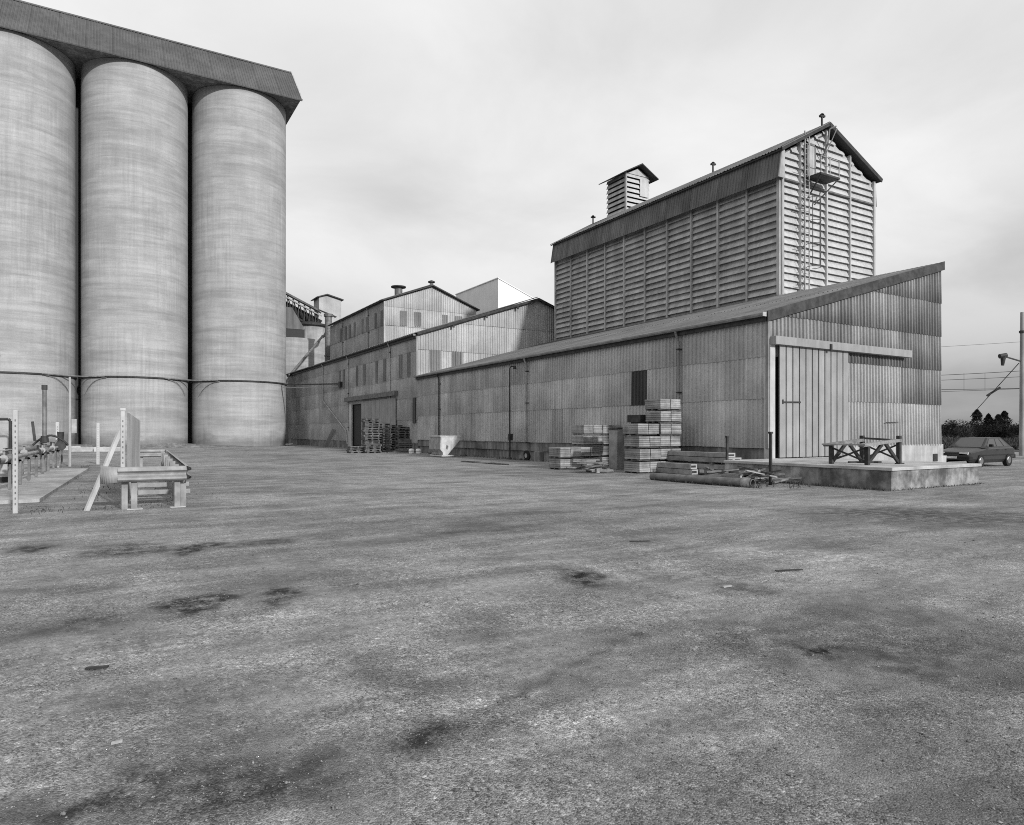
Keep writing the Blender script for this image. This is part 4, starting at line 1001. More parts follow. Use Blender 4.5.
st = [sec(0, .70, .34, .60, .62), sec(.10, .79, .24, .68, .70), sec(.6, .83, .20, .76, .80), sec(1.2, .83, .19, .82, .87), sec(1.5, .83, .19, .85, .90), sec(2.6, .83, .19, .87, .92), sec(3.5, .83, .20, .88, .93), sec(4.0, .81, .28, .88, .92), sec(4.2, .76, .36, .84, .86)]
part(car, 'body', loft(st), 'carpaint', False)
def gsec(x, wb, zb, wt, zt): return [(CARX + x, yc - wb, zb), (CARX + x, yc - wt, zt), (CARX + x, yc + wt, zt), (CARX + x, yc + wb, zb)]
gl = MB()
B = [(1.22, .76, .86), (3.95, .74, .88)]; T = [(2.0, .59, 1.34), (3.15, .60, 1.35)]
V = [(CARX + B[0][0], yc - B[0][1], B[0][2]), (CARX + B[1][0], yc - B[1][1], B[1][2]), (CARX + B[1][0], yc + B[1][1], B[1][2]), (CARX + B[0][0], yc + B[0][1], B[0][2]),
     (CARX + T[0][0], yc - T[0][1], T[0][2]), (CARX + T[1][0], yc - T[1][1], T[1][2]), (CARX + T[1][0], yc + T[1][1], T[1][2]), (CARX + T[0][0], yc + T[0][1], T[0][2])]
gl.add(V, [(4, 5, 6, 7), (0, 1, 5, 4), (2, 3, 7, 6), (3, 0, 4, 7), (1, 2, 6, 5)])
part(car, 'cabin', gl, 'carpaint')
def pane(name, quad, off):
    q = [Vector(v) for v in quad]; nrm = (q[1] - q[0]).cross(q[2] - q[0]).normalized()
    if nrm.dot(Vector(off)) < 0: nrm = -nrm
    a = [v + nrm * .012 for v in q]; b_ = [v - nrm * .01 for v in q]; m_ = len(q)
    part(car, name, MB().add(a + b_, [tuple(range(m_)), tuple(range(2 * m_ - 1, m_ - 1, -1))] + [(i, (i + 1) % m_, m_ + (i + 1) % m_, m_ + i) for i in range(m_)]), 'glass')
def bil(p00, p10, p11, p01, u, v):
    a = Vector(p00).lerp(Vector(p10), u); b_ = Vector(p01).lerp(Vector(p11), u); return a.lerp(b_, v)
def patch(q, u0, u1, v0, v1): return [bil(*q, u0, v0), bil(*q, u1, v0), bil(*q, u1, v1), bil(*q, u0, v1)]
side = (V[0], V[1], V[5], V[4])
pane('side_window', [bil(*side, .10, .14), bil(*side, .44, .14), bil(*side, .42, .86), bil(*side, .10, .86)], (0, -1, 0))
pane('side_window', patch(side, .48, .72, .14, .86), (0, -1, 0)); pane('side_window', [bil(*side, .76, .14), bil(*side, .90, .14), bil(*side, .90, .8), bil(*side, .77, .86)], (0, -1, 0))
pane('windscreen', patch((V[0], V[3], V[7], V[4]), .07, .93, .08, .92), (-1, 0, .6)); pane('rear_window', patch((V[1], V[2], V[6], V[5]), .1, .9, .2, .9), (1, 0, .6))
for s_, yy in ((-1, CARY + .05), (1, CARY + 1.61)):
    for xx in (.82, 3.42):
        w = part(car, 'wheel', MB().cyl((CARX + xx, yy - .09, .29), (CARX + xx, yy + .09, .29), .29, .29, 22), 'rubber', False)
        add('rim', MB().cyl((CARX + xx, yy + s_ * .085, .29), (CARX + xx, yy + s_ * .105, .29), .18, .15, 16).mesh('rim', 'chrome'), w)
        part(car, 'wheel_arch', MB().cyl((CARX + xx, yy - .02 + s_ * .0, .31), (CARX + xx, yy + s_ * .02, .31), .355, .355, 22), 'rubber')
for yy in (yc - .70, yc + .32): part(car, 'headlight', MB().cbox(CARX - .0, CARX + .12, yy, yy + .38, .56, .68, .01), 'lamp')
part(car, 'grille', MB().box(CARX + .005, CARX + .1, yc - .3, yc + .3, .55, .65), 'rubber')
part(car, 'bumper', MB().cbox(CARX - .06, CARX + .25, yc - .80, yc + .80, .33, .52, .04), 'rubber'); part(car, 'bumper', MB().cbox(CARX + 4.0, CARX + 4.27, yc - .79, yc + .79, .36, .56, .04), 'rubber')
part(car, 'number_plate', MB().box(CARX - .075, CARX - .06, yc - .26, yc + .26, .40, .50), 'lamp')
part(car, 'side_strip', MB().box(CARX + .6, CARX + 3.9, yc - .845, yc - .825, .52, .56), 'rubber')
part(car, 'mirror', MB().cbox(CARX + 1.62, CARX + 1.74, yc - .97, yc - .80, .92, 1.04, .02), 'rubber')
part(car, 'door_handle', MB().box(CARX + 2.30, CARX + 2.46, yc - .85, yc - .826, .76, .79).box(CARX + 3.1, CARX + 3.24, yc - .85, yc - .826, .76, .79), 'rubber')

# ------------------------------------------------------------------ railway mast and wires
mp_ = at_t(1022.5, 440, 46); mp_.z = 0
ms_ = thing('catenary_mast', mp_, 'grey railway mast with insulator bracket at the right edge', 'mast')
part(ms_, 'pole', MB().cyl(mp_, mp_ + Vector((0, 0, 9.7)), .20, .13, 12), 'concrete', True)
part(ms_, 'band', MB().cyl(mp_ + Vector((0, 0, 8.3)), mp_ + Vector((0, 0, 8.45)), .2, .2, 12), 'iron')
LV = Vector((-RV[0], -RV[1], 0))
part(ms_, 'bracket_arm', MB().bar(mp_ + Vector((0, 0, 6.35)), mp_ + LV * 1.35 + Vector((0, 0, 6.75)), .08, .08), 'iron')
ins = part(ms_, 'insulator', MB().cyl(mp_ + LV * 1.35 + Vector((0, 0, 6.1)), mp_ + LV * 1.3 + Vector((0, 0, 6.7)), .09, .17, 10), 'iron')
add('disc', MB().cyl(mp_ + LV * 1.55 + Vector((0, 0, 6.72)), mp_ + LV * 1.1 + Vector((0, 0, 6.80)), .16, .16, 10).mesh('disc', 'iron'), ins)
fa = at_t(970, 417, 74)
st_ = thing('stay_cable', mp_ + Vector((0, 0, 6)), 'slanting stay cable running down from the railway mast to the left', 'cable')
part(st_, 'cable', MB().cyl(mp_ + LV * .25 + Vector((0, 0, 6.25)), fa, .03, .03, 6), 'iron')
mid_ = (mp_ + LV * .25 + Vector((0, 0, 6.25))).lerp(fa, .42)
part(st_, 'tensioner', MB().cyl(mid_ + Vector((-.3, .3, -.3)), mid_ + Vector((.4, -.4, .4)), .09, .09, 8), 'iron')
for i, (ya_, yb_, r_) in enumerate(((373.5, 369, .022), (379.5, 376, .02), (388, 386.5, .022), (391, 388, .016), (346, 341, .012))):
    a = at_t(880, ya_ + 1.2 * (ya_ - yb_) * .7, 62); b = at_t(1120, yb_ - 1.2 * (ya_ - yb_), 54)
    w = thing('overhead_wire', a, ['uppermost of the four close railway wires', 'second of the four close railway wires', 'third of the four close railway wires', 'lowest of the railway wires right of the shed', 'highest faint lone wire right of the shed'][i], 'wire', 'railway wires strung right of the shed')
    n = 10; pts = [a.lerp(b, q / n) + Vector((0, 0, -.5 * (1 - (2 * q / n - 1) ** 2))) * (.3 if i in (0, 2) else .1) for q in range(n + 1)]
    part(w, 'strand', MB().tube(pts, r_, 5), 'iron')
for px in (964, 985):
    a = at_t(px, 373, 60); b = at_t(px, 391, 60)
    o = add('dropper_wire', MB().cyl(a, b, .014, .014, 5).mesh('dropper_wire', 'iron')); tag(o, 'thin vertical dropper between the railway wires, %s one' % ('left' if px < 970 else 'right'), 'wire')

# ------------------------------------------------------------------ trees, hedge and verge beyond the shed
def conifer(px, t, h_, w_, lab, seed):
    rnd = random.Random(seed); b = at_t(px, 440, t); b.z = -.05
    tr = thing('conifer_tree', b, lab, 'tree', 'dark conifers beyond the car')
    tk = MB().cyl(b, b + Vector((0, 0, h_ * .55)), .16, .09, 8).cyl(b + Vector((0, 0, h_ * .55)), b + Vector((0, 0, h_ * .97)), .09, .02, 6)
    for i in range(14):
        z = h_ * rnd.uniform(.12, .85); a = rnd.uniform(0, 6.3); L = w_ * .45 * (1 - z / h_)
        tk.cyl(b + Vector((0, 0, z)), b + Vector((math.cos(a) * L, math.sin(a) * L, z - .1)), .03, .01, 4, False)
    part(tr, 'trunk', tk, 'bark')
    cr = MB()
    for i in range(3600):
        f = rnd.random() ** .8; z = h_ * (.06 + .94 * f)
        R0 = w_ * .5 * (1 - f) ** .5 * (.75 + .35 * math.sin(f * 23 + seed) * .5 + .25 * hn.noise(Vector((math.cos(i), f * 7, seed))))
        R0 = max(R0 * (1.15 if f < .6 else 1), .05); a = rnd.uniform(0, 6.283); q = R0 * rnd.uniform(.35, 1.05) ** .6
        c = b + Vector((math.cos(a) * q, math.sin(a) * q, z - .12 * q)); s = rnd.uniform(.10, .24)
        u = Vector((rnd.gauss(0, 1), rnd.gauss(0, 1), rnd.gauss(0, .5))).normalized() * s; v_ = Vector((rnd.gauss(0, 1), rnd.gauss(0, 1), rnd.gauss(0, 1))).normalized() * s * .6
        cr.add([c - u, c + v_, c + u], [(0, 1, 2)])
    part(tr, 'crown', cr, 'leaf_dark')
conifer(977.0, 120, 5.6, 4.2, 'pointed dark conifer left of the three behind the car', 1)
conifer(988.5, 122, 4.9, 3.6, 'slim dark conifer in the middle behind the car', 2)
conifer(998.5, 118, 4.7, 4.4, 'broad dark conifer left of the spiky one behind the car', 3)
conifer(1004.5, 119, 5.3, 4.2, 'spiky dark conifer rightmost behind the car', 4)
def bush(px, t, h_, w_, lab, seed, mat='leaf', n_=1700):
    rnd = random.Random(seed); b = at_t(px, 440, t); b.z = -.05
    tr = thing('leafy_shrub', b, lab, 'shrub', 'shrubs in the scrub beyond the shed')
    tk = MB()
    for i in range(7):
        a = rnd.uniform(0, 6.3); L = w_ * .3; tk.cyl(b, b + Vector((math.cos(a) * L, math.sin(a) * L, h_ * rnd.uniform(.5, .8))), .06, .02, 5, False)
    part(tr, 'stem', tk, 'bark'); cr = MB()
    cl_ = [(rnd.uniform(-.35, .35) * w_, rnd.uniform(-.35, .35) * w_, rnd.uniform(.35, .85) * h_, rnd.uniform(.12, .24) * w_) for _ in range(13)]
    for i in range(n_):
        x_, y_, z_, r__ = rnd.choice(cl_); d = Vector((rnd.gauss(0, 1), rnd.gauss(0, 1), rnd.gauss(0, 1))).normalized() * r__ * rnd.random() ** .4
        c = b + Vector((x_, y_, z_)) + d; s = rnd.uniform(.08, .2); c.z = max(c.z, .02)
        u = Vector((rnd.gauss(0, 1), rnd.gauss(0, 1), rnd.gauss(0, .6))).normalized() * s; v_ = Vector((rnd.gauss(0, 1), rnd.gauss(0, 1), rnd.gauss(0, 1))).normalized() * s * .7
        cr.add([c - u, c + v_, c + u], [(0, 1, 2)])
    part(tr, 'crown', cr, mat)
for q, (px, hh2) in enumerate(((972, 3.0), (983, 2.6), (993, 3.1), (1001, 3.4), (1009, 2.7))): bush(px, 116, hh2, 4.6, ['dark bush at the foot of the pointed conifer', 'dark bush between pointed and slim conifers', 'dark bush between slim and broad conifers', 'dark bush at the foot of the spiky conifer', 'dark bush just right of the spiky conifer'][q], 31 + q, 'leaf_dark', 1500)
bush(946, 105, 3.3, 4.0, 'dark shrub touching the shed edge beyond the car', 11, 'leaf_dark'); bush(957, 110, 3.4, 3.6, 'rounded mid grey shrub second from the shed edge', 12)
bush(967, 112, 2.6, 3.6, 'low shrub just left of the pointed conifer', 13); bush(1016, 112, 3.2, 4.5, 'shrub beside the foot of the railway mast', 14, 'leaf_dark'); bush(1032, 112, 3.0, 4.5, 'shrub right of the railway mast', 15)
# far wood as one mass
rnd = random.Random(5); cr = MB()
for i in range(9000):
    x_ = rnd.uniform(860, 1180); t = rnd.uniform(300, 340); hgt_ = 4.5 + 2.2 * hn.noise(Vector((x_ * .05, 0, 3))) + 1.2 * hn.noise(Vector((x_ * .2, 5, 3)))
    c = at_t(x_, 432, t); c.z = hgt_ * rnd.random() ** .7; s = rnd.uniform(.4, 1.0)
    u = Vector((rnd.gauss(0, 1), rnd.gauss(0, 1), rnd.gauss(0, .6))).normalized() * s; v_ = Vector((rnd.gauss(0, 1), rnd.gauss(0, 1), rnd.gauss(0, 1))).normalized() * s * .8
    cr.add([c - u, c + v_, c + u], [(0, 1, 2)])
tag(add('far_wood', cr.mesh('far_wood', 'leaf')), 'distant low line of trees along the horizon', 'wood', None, 'stuff')
# rough grass on the verge behind the car
cr = MB()
for i in range(14000):
    px = rnd.uniform(925, 1130); t = 62 + 45 * rnd.random() ** 1.3
    c = at_t(px, 440, t); c.z = -.03 + .12 * rnd.random(); h_ = rnd.uniform(.25, .75) * (1.2 if t > 75 else .8); a = rnd.uniform(0, 6.3); w = rnd.uniform(.05, .12)
    d = Vector((math.cos(a), math.sin(a), 0)) * w; l_ = Vector((rnd.gauss(0, .15), rnd.gauss(0, .15), h_))
    cr.add([c - d, c + d, c + l_], [(0, 1, 2)])
tag(add('verge_grass', cr.mesh('verge_grass', 'grass')), 'rough dark grass on the verge behind the parked car', 'grass', None, 'stuff')

# ------------------------------------------------------------------ left compound: slab, manifold, fence posts, screen, guardrail
o = add('concrete_apron', MB().add([(-9, 18.55, .0), (-1.30, 18.8, .0), (-.62, 33.9, .0), (-9, 35.5, .0), (-9, 18.55, .08), (-1.30, 18.8, .08), (-.62, 33.9, .08), (-9, 35.5, .08)],
                                   [(4, 5, 6, 7), (0, 1, 5, 4), (1, 2, 6, 5), (2, 3, 7, 6), (3, 0, 4, 7)]).mesh('concrete_apron', 'concrete'))
tag(o, 'low pale concrete apron under the pipework', None, None, 'structure')
def fpost(c, h_, lab, wid=.088):
    th = thing('fence_post', c, lab, 'post', 'white concrete fence posts')
    pm = MB().cbox(c.x - wid / 2, c.x + wid / 2, c.y - wid / 2, c.y + wid / 2, -.1, h_, .012)
    part(th, 'shaft', pm, 'white_paint')
    hm_ = MB().box(-.010, .010, 0, .01, 0, .04).mesh('wire_hole', 'steel_grey')
    for k_ in range(int((h_ - .2) / .11)): add('wire_hole', hm_, th, Matrix.Translation((c.x, c.y - wid / 2 - .006, .16 + k_ * .11)))
    return th
fpost(at_z(15.5, 513), 2.03, 'white perforated concrete fence post standing alone at the left')
pB = at_t(122.8, 400, 14.35); pB.z = 0
pb = fpost(pB, 2.06, 'white perforated concrete fence post with slanting strut beside the grey screen', .085)
e = at_z(85.5, 511)
part(pb, 'strut', MB().bar(e + Vector((0, 0, -.05)), pB + Vector((-.05, .02, 1.62)), .075, .075), 'white_paint')
part(pb, 'cap', MB().cbox(pB.x - .06, pB.x + .06, pB.y - .06, pB.y + .06, 2.05, 2.10, .015), 'white_paint')
fpost(at_z(98, 464.5), 2.05, 'distant white fence post between strut and silo', .14); fpost(at_z(57.5, 467.5), 2.05, 'distant white fence post behind the pipework', .14)
# grey corrugated screen running back from the post
s0 = Vector((pB.x + .08, pB.y + .05, 0)); s1 = Vector((1.05, 28.4, 0)); dv = (s1 - s0).normalized(); L = (s1 - s0).length; ns = 11; w = L / ns
sc_ = thing('corrugated_screen', s0, 'grey corrugated screen fence running back from the strutted post', 'screen')
for i in range(ns):
    add('screen_sheet', sheet(w + .02, 1.93, 1.93, 'screen', .13, .03), sc_, axes(s0 + dv * (i + 1) * w + Vector((0, 0, .08)), -dv, (0, 0, 1)) if False else axes(s0 + dv * (i * w) + Vector((0, 0, .08)), dv, (0, 0, 1)))
for i in range(0, ns + 1, 3):
    p = s0 + dv * (i * w) + Vector((-.06, 0, 0)); part(sc_, 'post', MB().box(p.x - .04, p.x + .02, p.y - .03, p.y + .03, -.05, 1.9), 'galv')
# guardrail: W beam on channel posts, U shaped in plan
WP = [(0, 0), (.06, .02), (.1, .05), (.1, .085), (.02, .125), (0, .155), (.02, .185), (.1, .225), (.1, .26), (.06, .29), (0, .31)]
def wbeam(a, b, out, zb):
    mb = MB(); out = Vector(out); nprof = len(WP)
    vs = [Vector(p) + out * o_ + Vector((0, 0, zb + z_)) for p in (a, b) for o_, z_ in WP]
    vs += [v - out * .012 for v in vs]
    n2 = 2 * nprof
    fs = [(i, i + 1, nprof + i + 1, nprof + i) for i in range(nprof - 1)] + [(n2 + i, n2 + nprof + i, n2 + nprof + i + 1, n2 + i + 1) for i in range(nprof - 1)]
    fs += [(0, nprof, n2 + nprof, n2), (nprof - 1, n2 + nprof - 1, n2 + 2 * nprof - 1, 2 * nprof - 1)]
    return mb.add(vs, fs)
ga_ = Vector((.20, 15.98, 0)); gb_ = Vector((1.46, 15.92, 0)); gc_ = Vector((2.10, 31.3, 0)); gd_ = Vector((.95, 31.5, 0))
gr = thing('guardrail', (.9, 16, 0), 'galvanised crash barrier bent round three sides of the screened corner', 'guardrail')
part(gr, 'front_rail', wbeam(ga_, gb_, (0, -1, 0), .575), 'galv'); part(gr, 'side_rail', wbeam(gb_ + Vector((0, .0, 0)), gc_, (1, -.04, 0), .575), 'galv'); part(gr, 'far_rail', wbeam(gd_, gc_, (0, -1, 0), .575), 'galv')
def gpost(p, rot=0):
    q = MB(); m_ = Matrix.Rotation(rot, 3, 'Z')
    for (x0_, x1_, y0_, y1_) in ((-.055, .055, -.012, 0), (-.055, -.043, 0, .12), (.043, .055, 0, .12)):
        vs = [m_ @ Vector((x_, y_, 0)) + p for x_, y_ in ((x0_, y0_), (x1_, y0_), (x1_, y1_), (x0_, y1_))]
        q.add([v + Vector((0, 0, -.1)) for v in vs] + [v + Vector((0, 0, .84)) for v in vs], [(0, 3, 2, 1), (4, 5, 6, 7), (0, 1, 5, 4), (1, 2, 6, 5), (2, 3, 7, 6), (3, 0, 4, 7)])
    o = part(gr, 'post', q, 'skip_grey'); return o
for x in (.50, 1.30):
    o = gpost(Vector((x, 16.03, 0))); gp_ = gpost(Vector((x - .17 if x < 1 else x + .12, 16.12, 0)))
    add('footing', MB().cbox(x - .14, x + .16, 15.97, 16.25, -.05, .02, .01).mesh('footing', 'slab_top'), o)
for q in range(1, 8): gpost(gb_.lerp(gc_, q / 8) + Vector((-.08, 0, 0)), R_(90))
for q in (.25, .95): gpost(gd_.lerp(gc_, q) + Vector((0, .06, 0)))
# curled fishtail end
ft = MB(); m_ = 9
prev = None
for i in range(m_ + 1):
    f = i / m_; ang = f * 1.9
    p = ga_ + Vector((-.16 * math.sin(ang) * 1.3 - .10 * f, .26 * (1 - math.cos(ang)), 0)); hh_ = .155 + .05 * f
    cur = [p + Vector((0, -.05, .73 - hh_)), p + Vector((0, -.05, .73 + hh_)), p + Vector((0, -.035, .73 - hh_)), p + Vector((0, -.035, .73 + hh_))]
    if prev: ft.add(prev + cur, [(0, 4, 5, 1), (2, 3, 7, 6), (1, 5, 7, 3), (0, 2, 6, 4)])
    prev = cur
part(gr, 'end_terminal', ft, 'galv', True)
# low boards behind the front rail
for i, z in enumerate((.18, .33, .5)):
    o = add('low_board', MB().bar((.65, 18.2 + i * .3, z), (1.75, 18.1 + i * .3, z), .04, .10).mesh('low_board', 'galv')); tag(o, ['lowest', 'middle', 'highest'][i] + ' pale board behind the crash barrier front', 'board')

# pipework manifold on the apron
mf = thing('pipe_manifold', (-1.9, 28, 0), 'long rack of pipes and valves on short legs at the left', 'pipework')
legs = [at_z(7.6, 492, .13), at_z(23.8, 488.7, .13), at_z(36.2, 481.5, .13), at_z(45, 476.8, .13), at_z(49.6, 472.5, .13), at_z(54.7, 470, .13), at_z(64.5, 465.7, 0)]
A0 = Vector((-2.25, 19.5, .82)); A1 = Vector((-1.75, 38.0, .86)); dm = (A1 - A0)
for i in range(10):
    p = A0 + dm * (.04 + i * .105); q = p.copy()
    part(mf, 'leg', MB().bar((p.x, p.y, .1), (p.x, p.y, .8), .07, .07), 'steel_grey')
    part(mf, 'leg', MB().bar((p.x - .6, p.y, .1), (p.x - .6, p.y, .8), .07, .07), 'steel_grey')
    part(mf, 'cross_arm', MB().bar((p.x - .68, p.y, .79), (p.x + .08, p.y, .79), .07, .07), 'steel_grey')
for dx, dz, r_, mt in ((0, .08, .055, 'galv'), (-.24, .06, .04, 'steel_grey'), (-.5, .09, .06, 'steel_grey')):
    part(mf, 'pipe', MB().cyl(A0 + Vector((dx, 0, dz)), A1 + Vector((dx, 0, dz)), r_, r_, 10), mt, True)
for i in range(15):
    p = A0 + dm * (.02 + i * .066 + random.uniform(-.012, .012)); dx = random.choice((0, 0, -.24, -.5)); z = p.z + .1
    v_ = part(mf, 'valve', MB().cyl((p.x + dx, p.y - .12, z), (p.x + dx, p.y + .12, z), .10, .10, 10).cyl((p.x + dx, p.y, z), (p.x + dx, p.y, z + .22), .03, .03, 8), random.choice(('iron', 'steel_grey', 'galv')))
    add('handwheel', MB().cyl((p.x + dx, p.y, z + .21), (p.x + dx, p.y, z + .225), .09, .09, 12).mesh('handwheel', random.choice((M['iron'], M['galv']))), v_)
hs = []
p = A0 + dm * .88
for i in range(9): hs.append(p + Vector((-.9 + i * .16, -.1, .18 + .42 * math.sin(i / 8 * math.pi))))
part(mf, 'hose', MB().tube(hs, .045, 8), 'iron', True)
part(mf, 'pump', MB().cyl(p + Vector((.1, -.3, .15)), p + Vector((.1, .4, .15)), .2, .2, 14).cyl(p + Vector((.1, 0, .15)), p + Vector((.1, 0, .75)), .1, .14, 10), 'iron')
# standpipes and pole
c = at_t(44.5, 440, 26); th = thing('standpipe', c.xy.to_3d(), 'thick dark standpipe rising from the pipe rack', 'pipe')
part(th, 'pipe', MB().cyl((c.x, c.y, .1), (c.x, c.y, 3.25), .075, .075, 10), 'steel_grey', True); part(th, 'cap', MB().cyl((c.x, c.y, 3.22), (c.x, c.y, 3.40), .10, .10, 10), 'iron')
part(th, 'base', MB().cyl((c.x, c.y, 1.2), (c.x, c.y, 1.45), .15, .12, 12).bar((c.x - .3, c.y, 1.25), (c.x - .38, c.y, 2.0), .09, .09), 'iron')
c = at_t(69.8, 440, 31.5); th = thing('slim_pole', c.xy.to_3d(), 'slim tall pole with small box in front of the silo gap', 'pole')
part(th, 'shaft', MB().cyl((c.x, c.y, 0), (c.x, c.y, 4.15), .065, .045, 8), 'concrete'); part(th, 'box', MB().box(c.x + .07, c.x + .27, c.y - .1, c.y + .1, 1.55, 2.2), 'galv')
c = at_t(9, 440, 19.5); th = thing('bent_pipe', c.xy.to_3d(), 'dark pipe bent over at the left edge', 'pipe')
part(th, 'pipe', MB().tube([(c.x + .03, c.y, .1), (c.x + .03, c.y, 1.92), (c.x - .02, c.y, 1.97), (c.x - .9, c.y, 1.95)], .04, 8), 'iron', True)
c = at_t(-1, 440, 20.5); th = thing('white_tank', c.xy.to_3d(), 'small white tank standing at the left edge among the pipework', 'tank')
part(th, 'body', MB().cyl((c.x + .1, c.y, .25), (c.x + .1, c.y, 1.42), .2, .2, 18), 'trim_light', True); part(th, 'top', MB().cyl((c.x + .1, c.y, 1.42), (c.x + .1, c.y, 1.58), .2, .1, 18), 'galv', True); part(th, 'stand', MB().cyl((c.x + .1, c.y, .1), (c.x + .1, c.y, .25), .2, .2, 12), 'iron')
c = at_t(3.5, 440, 30); th = thing('dark_standpipe', c.xy.to_3d(), 'tall thin dark pipe at the very left edge', 'pipe')
part(th, 'pipe', MB().cyl((c.x - .25, c.y, .1), (c.x - .25, c.y, 4.6), .05, .05, 8), 'iron'); part(th, 'cowl', MB().cyl((c.x - .25, c.y, 4.5), (c.x - .25, c.y, 5.0), .1, .14, 8), 'iron')
# blocks along the far verge by the silos
for px, w_, lb in ((92, 3.0, 'long pale block lying before the silos left of the strut'), (108, 2.0, 'short pale block lying before the silos behind the strut'), (70, 1.6, 'pale block lying at the foot of the silo gap')):
    c = at_z(px, 451.5 if px > 80 else 450); o = add('kerb_block', MB().cbox(c.x - w_ / 2, c.x + w_ / 2, c.y, c.y + .4, -.05, .35, .03).mesh('kerb_block', 'slab_top')); tag(o, lb, 'block')
# soil bank at the silo foot
bk = MB(); nn = 60; prevr = None
for i in range(nn + 1):
    x = -16 + 30 * i / nn; h_ = .35 + .3 * hn.noise(Vector((x * .25, 2, 0))) ; h_ = max(.05, h_ * (1 if x < 9 else max(0, (14 - x) / 5)))
    cur = [Vector((x, 77.6 + .4 * hn.noise(Vector((x, 0, 1))), -.04)), Vector((x, 78.6, h_)), Vector((x, 80.6, h_ * .9)), Vector((x, 82, -.04))]
    if prevr: bk.add(prevr + cur, [(0, 4, 5, 1), (1, 5, 6, 2), (2, 6, 7, 3)])
    prevr = cur
tag(add('soil_bank', bk.mesh('soil_bank', 'dark_concrete', True)), 'low bank of dark soil along the foot of the silos', None, None, 'structure')

# ------------------------------------------------------------------ weeds and gravel
def tufts(spots, name, label, mat, seed):
    rnd = random.Random(seed); cr = MB()
    for (c, rx, ry, n_, hmax) in spots:
        for i in range(n_):
            p = Vector((c.x + rnd.gauss(0, rx), c.y + rnd.gauss(0, ry), -.01)); h_ = rnd.uniform(.2, 1) * hmax; a = rnd.uniform(0, 6.3); w = rnd.uniform(.004, .01) * (1 + hmax * 2)
            d = Vector((math.cos(a), math.sin(a), 0)) * w; l_ = Vector((rnd.gauss(0, .45) * h_, rnd.gauss(0, .45) * h_, h_)); m2 = l_ * .55 + Vector((0, 0, .1 * h_))
            cr.add([p - d, p + d, p + m2 + d * .7, p + m2 - d * .7, p + l_], [(0, 1, 2, 3), (3, 2, 4)])
    tag(add(name, cr.mesh(name, mat)), label, 'weeds', None, 'stuff')
sp = [(at_z(46, 511), .18, .3, 70, .07), (at_z(30, 509), .2, .35, 30, .05), (at_z(95, 509), .2, .15, 60, .07), (at_z(100, 490), .5, 1.5, 120, .08), (at_z(165, 490), .5, 1.2, 60, .1), (at_z(150, 505), .4, .3, 60, .07)]
for i in range(12): sp.append((at_z(62 + i * 2.2, 483 - i * 1.5), .12, .8, 40, .09))
tufts(sp, 'weeds', 'low weeds and grass tufts around the left compound', 'tuft', 3)
sp = []
for i in range(28): sp.append((Vector((18.36 - .1, 10.7 + i * .2, 0)), .06, .1, 26, .10))
for i in range(24): sp.append((Vector((18.5 + i * .2, 10.58, 0)), .1, .04, 14 if random.random() < .5 else 3, .08))
for i in range(30): sp.append((p0.lerp(p1, i / 29) + Vector((.0, -.2, -.17)), .12, .12, 20, .12))
for i in range(90): sp.append((Vector((20.55 + random.uniform(-.4, .2), 16.8 + i * .36, 0)), .12, .2, random.choice((4, 10, 30)), .16))
for i in range(30): sp.append((Vector((16.2 + random.random() * 2.2, 12.5 + random.random() * 4, 0)), .15, .15, 14, .14))
tufts(sp, 'wall_weeds', 'weeds growing along the lean-to plinth and the platform foot', 'tuft', 4)
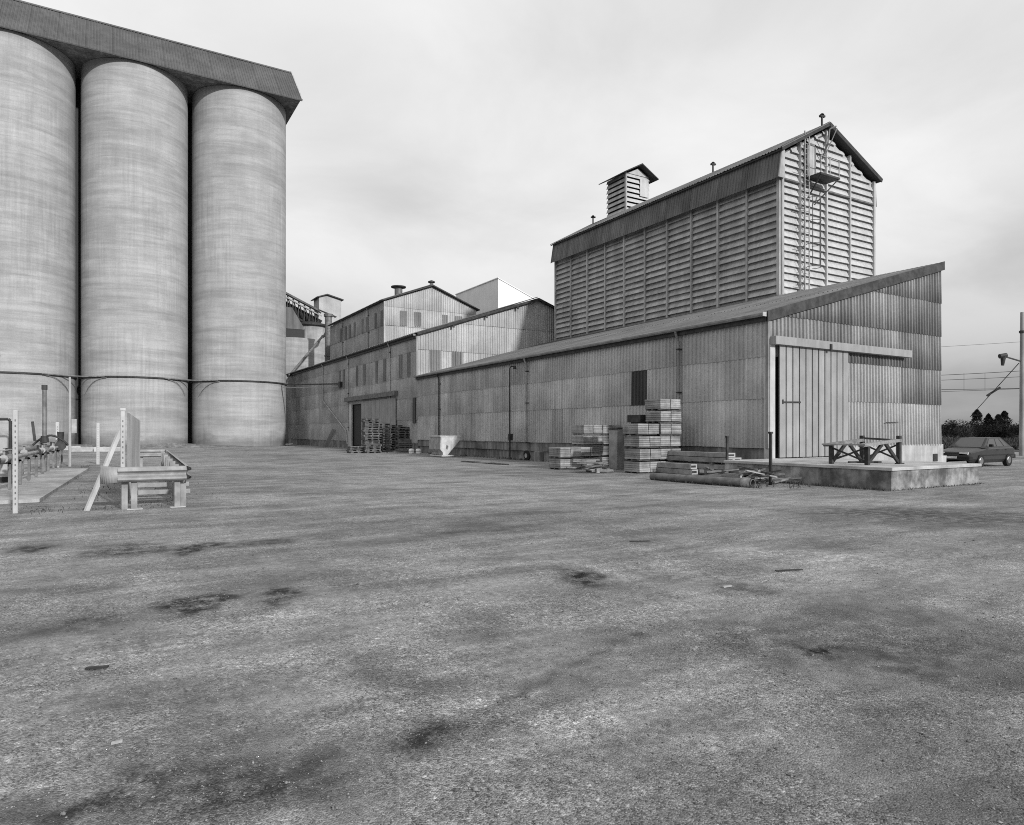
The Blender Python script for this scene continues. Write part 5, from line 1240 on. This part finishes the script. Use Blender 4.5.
# loose stones in the foreground
import numpy as np
rs = np.random.RandomState(3); NS = 30000
tt = 2.5 * (20 / 2.5) ** (rs.rand(NS) ** .9); ll = (rs.rand(NS) * 2 - 1) * .86 * tt
cxy = np.stack([FV[0] * tt + RV[0] * ll, FV[1] * tt + RV[1] * ll], 1)
size = rs.lognormal(math.log(.0040), .40, NS).clip(.002, .014); size[rs.rand(NS) < .002] *= 2.0
octv = np.array([(1, 0, 0), (0, 1, 0), (-1, 0, 0), (0, -1, 0), (0, 0, 1), (0, 0, -.6)], float); octf = np.array([(0, 1, 4), (1, 2, 4), (2, 3, 4), (3, 0, 4), (1, 0, 5), (2, 1, 5), (3, 2, 5), (0, 3, 5)])
ang = rs.rand(NS) * 6.283; sc = size[:, None, None] * (1 + .5 * (rs.rand(NS, 6, 3) - .5)) * np.array([1.15, .85, .7])
vv = octv[None] * sc; ca, sa = np.cos(ang)[:, None], np.sin(ang)[:, None]
vx = vv[:, :, 0] * ca - vv[:, :, 1] * sa + cxy[:, 0:1]; vy = vv[:, :, 0] * sa + vv[:, :, 1] * ca + cxy[:, 1:2]
zg = np.array([yard_z(a, b) for a, b in cxy])
vz = vv[:, :, 2] + zg[:, None] + size[:, None] * .25
co = np.stack([vx, vy, vz], 2).reshape(-1, 3).astype(np.float32)
fi = (octf[None] + (np.arange(NS) * 6)[:, None, None]).reshape(-1).astype(np.int32)
me = bpy.data.meshes.new('loose_gravel'); me.vertices.add(len(co)); me.vertices.foreach_set('co', co.ravel())
me.loops.add(len(fi)); me.loops.foreach_set('vertex_index', fi); me.polygons.add(len(fi) // 3)
me.polygons.foreach_set('loop_start', np.arange(0, len(fi), 3, dtype=np.int32)); me.polygons.foreach_set('loop_total', np.full(len(fi) // 3, 3, dtype=np.int32))
me.materials.append(M['stone']); me.update(calc_edges=True)
tag(add('loose_gravel', me), 'loose small stones scattered over the near yard', 'gravel', None, 'stuff')
# a few single bits of litter on the yard
for (px, py, L_, a, mt, lb) in ((727, 588, .10, .4, 'trim_light', 'small white scrap of paper on the yard'), (789, 571, .32, .1, 'iron', 'thin dark stick lying on the yard right of centre'), (97, 671, .14, .1, 'iron', 'thin dark stick lying on the yard at the left'),
                               (117, 748, .05, .3, 'slab_top', 'pale flat stone in the left foreground'), (640, 543, .3, .0, 'iron', 'thin dark strip lying on the yard near the centre')):
    c = at_z(px, py); z = yard_z(c.x, c.y) + .012; d = Vector((math.cos(a - YAW), math.sin(a - YAW), 0)) * L_ / 2
    o = add('litter_scrap', MB().bar(Vector((c.x, c.y, z)) - d, Vector((c.x, c.y, z + .006)) + d, min(.03, L_ * .3), .012).mesh('litter_scrap', mt)); tag(o, lb, 'litter')
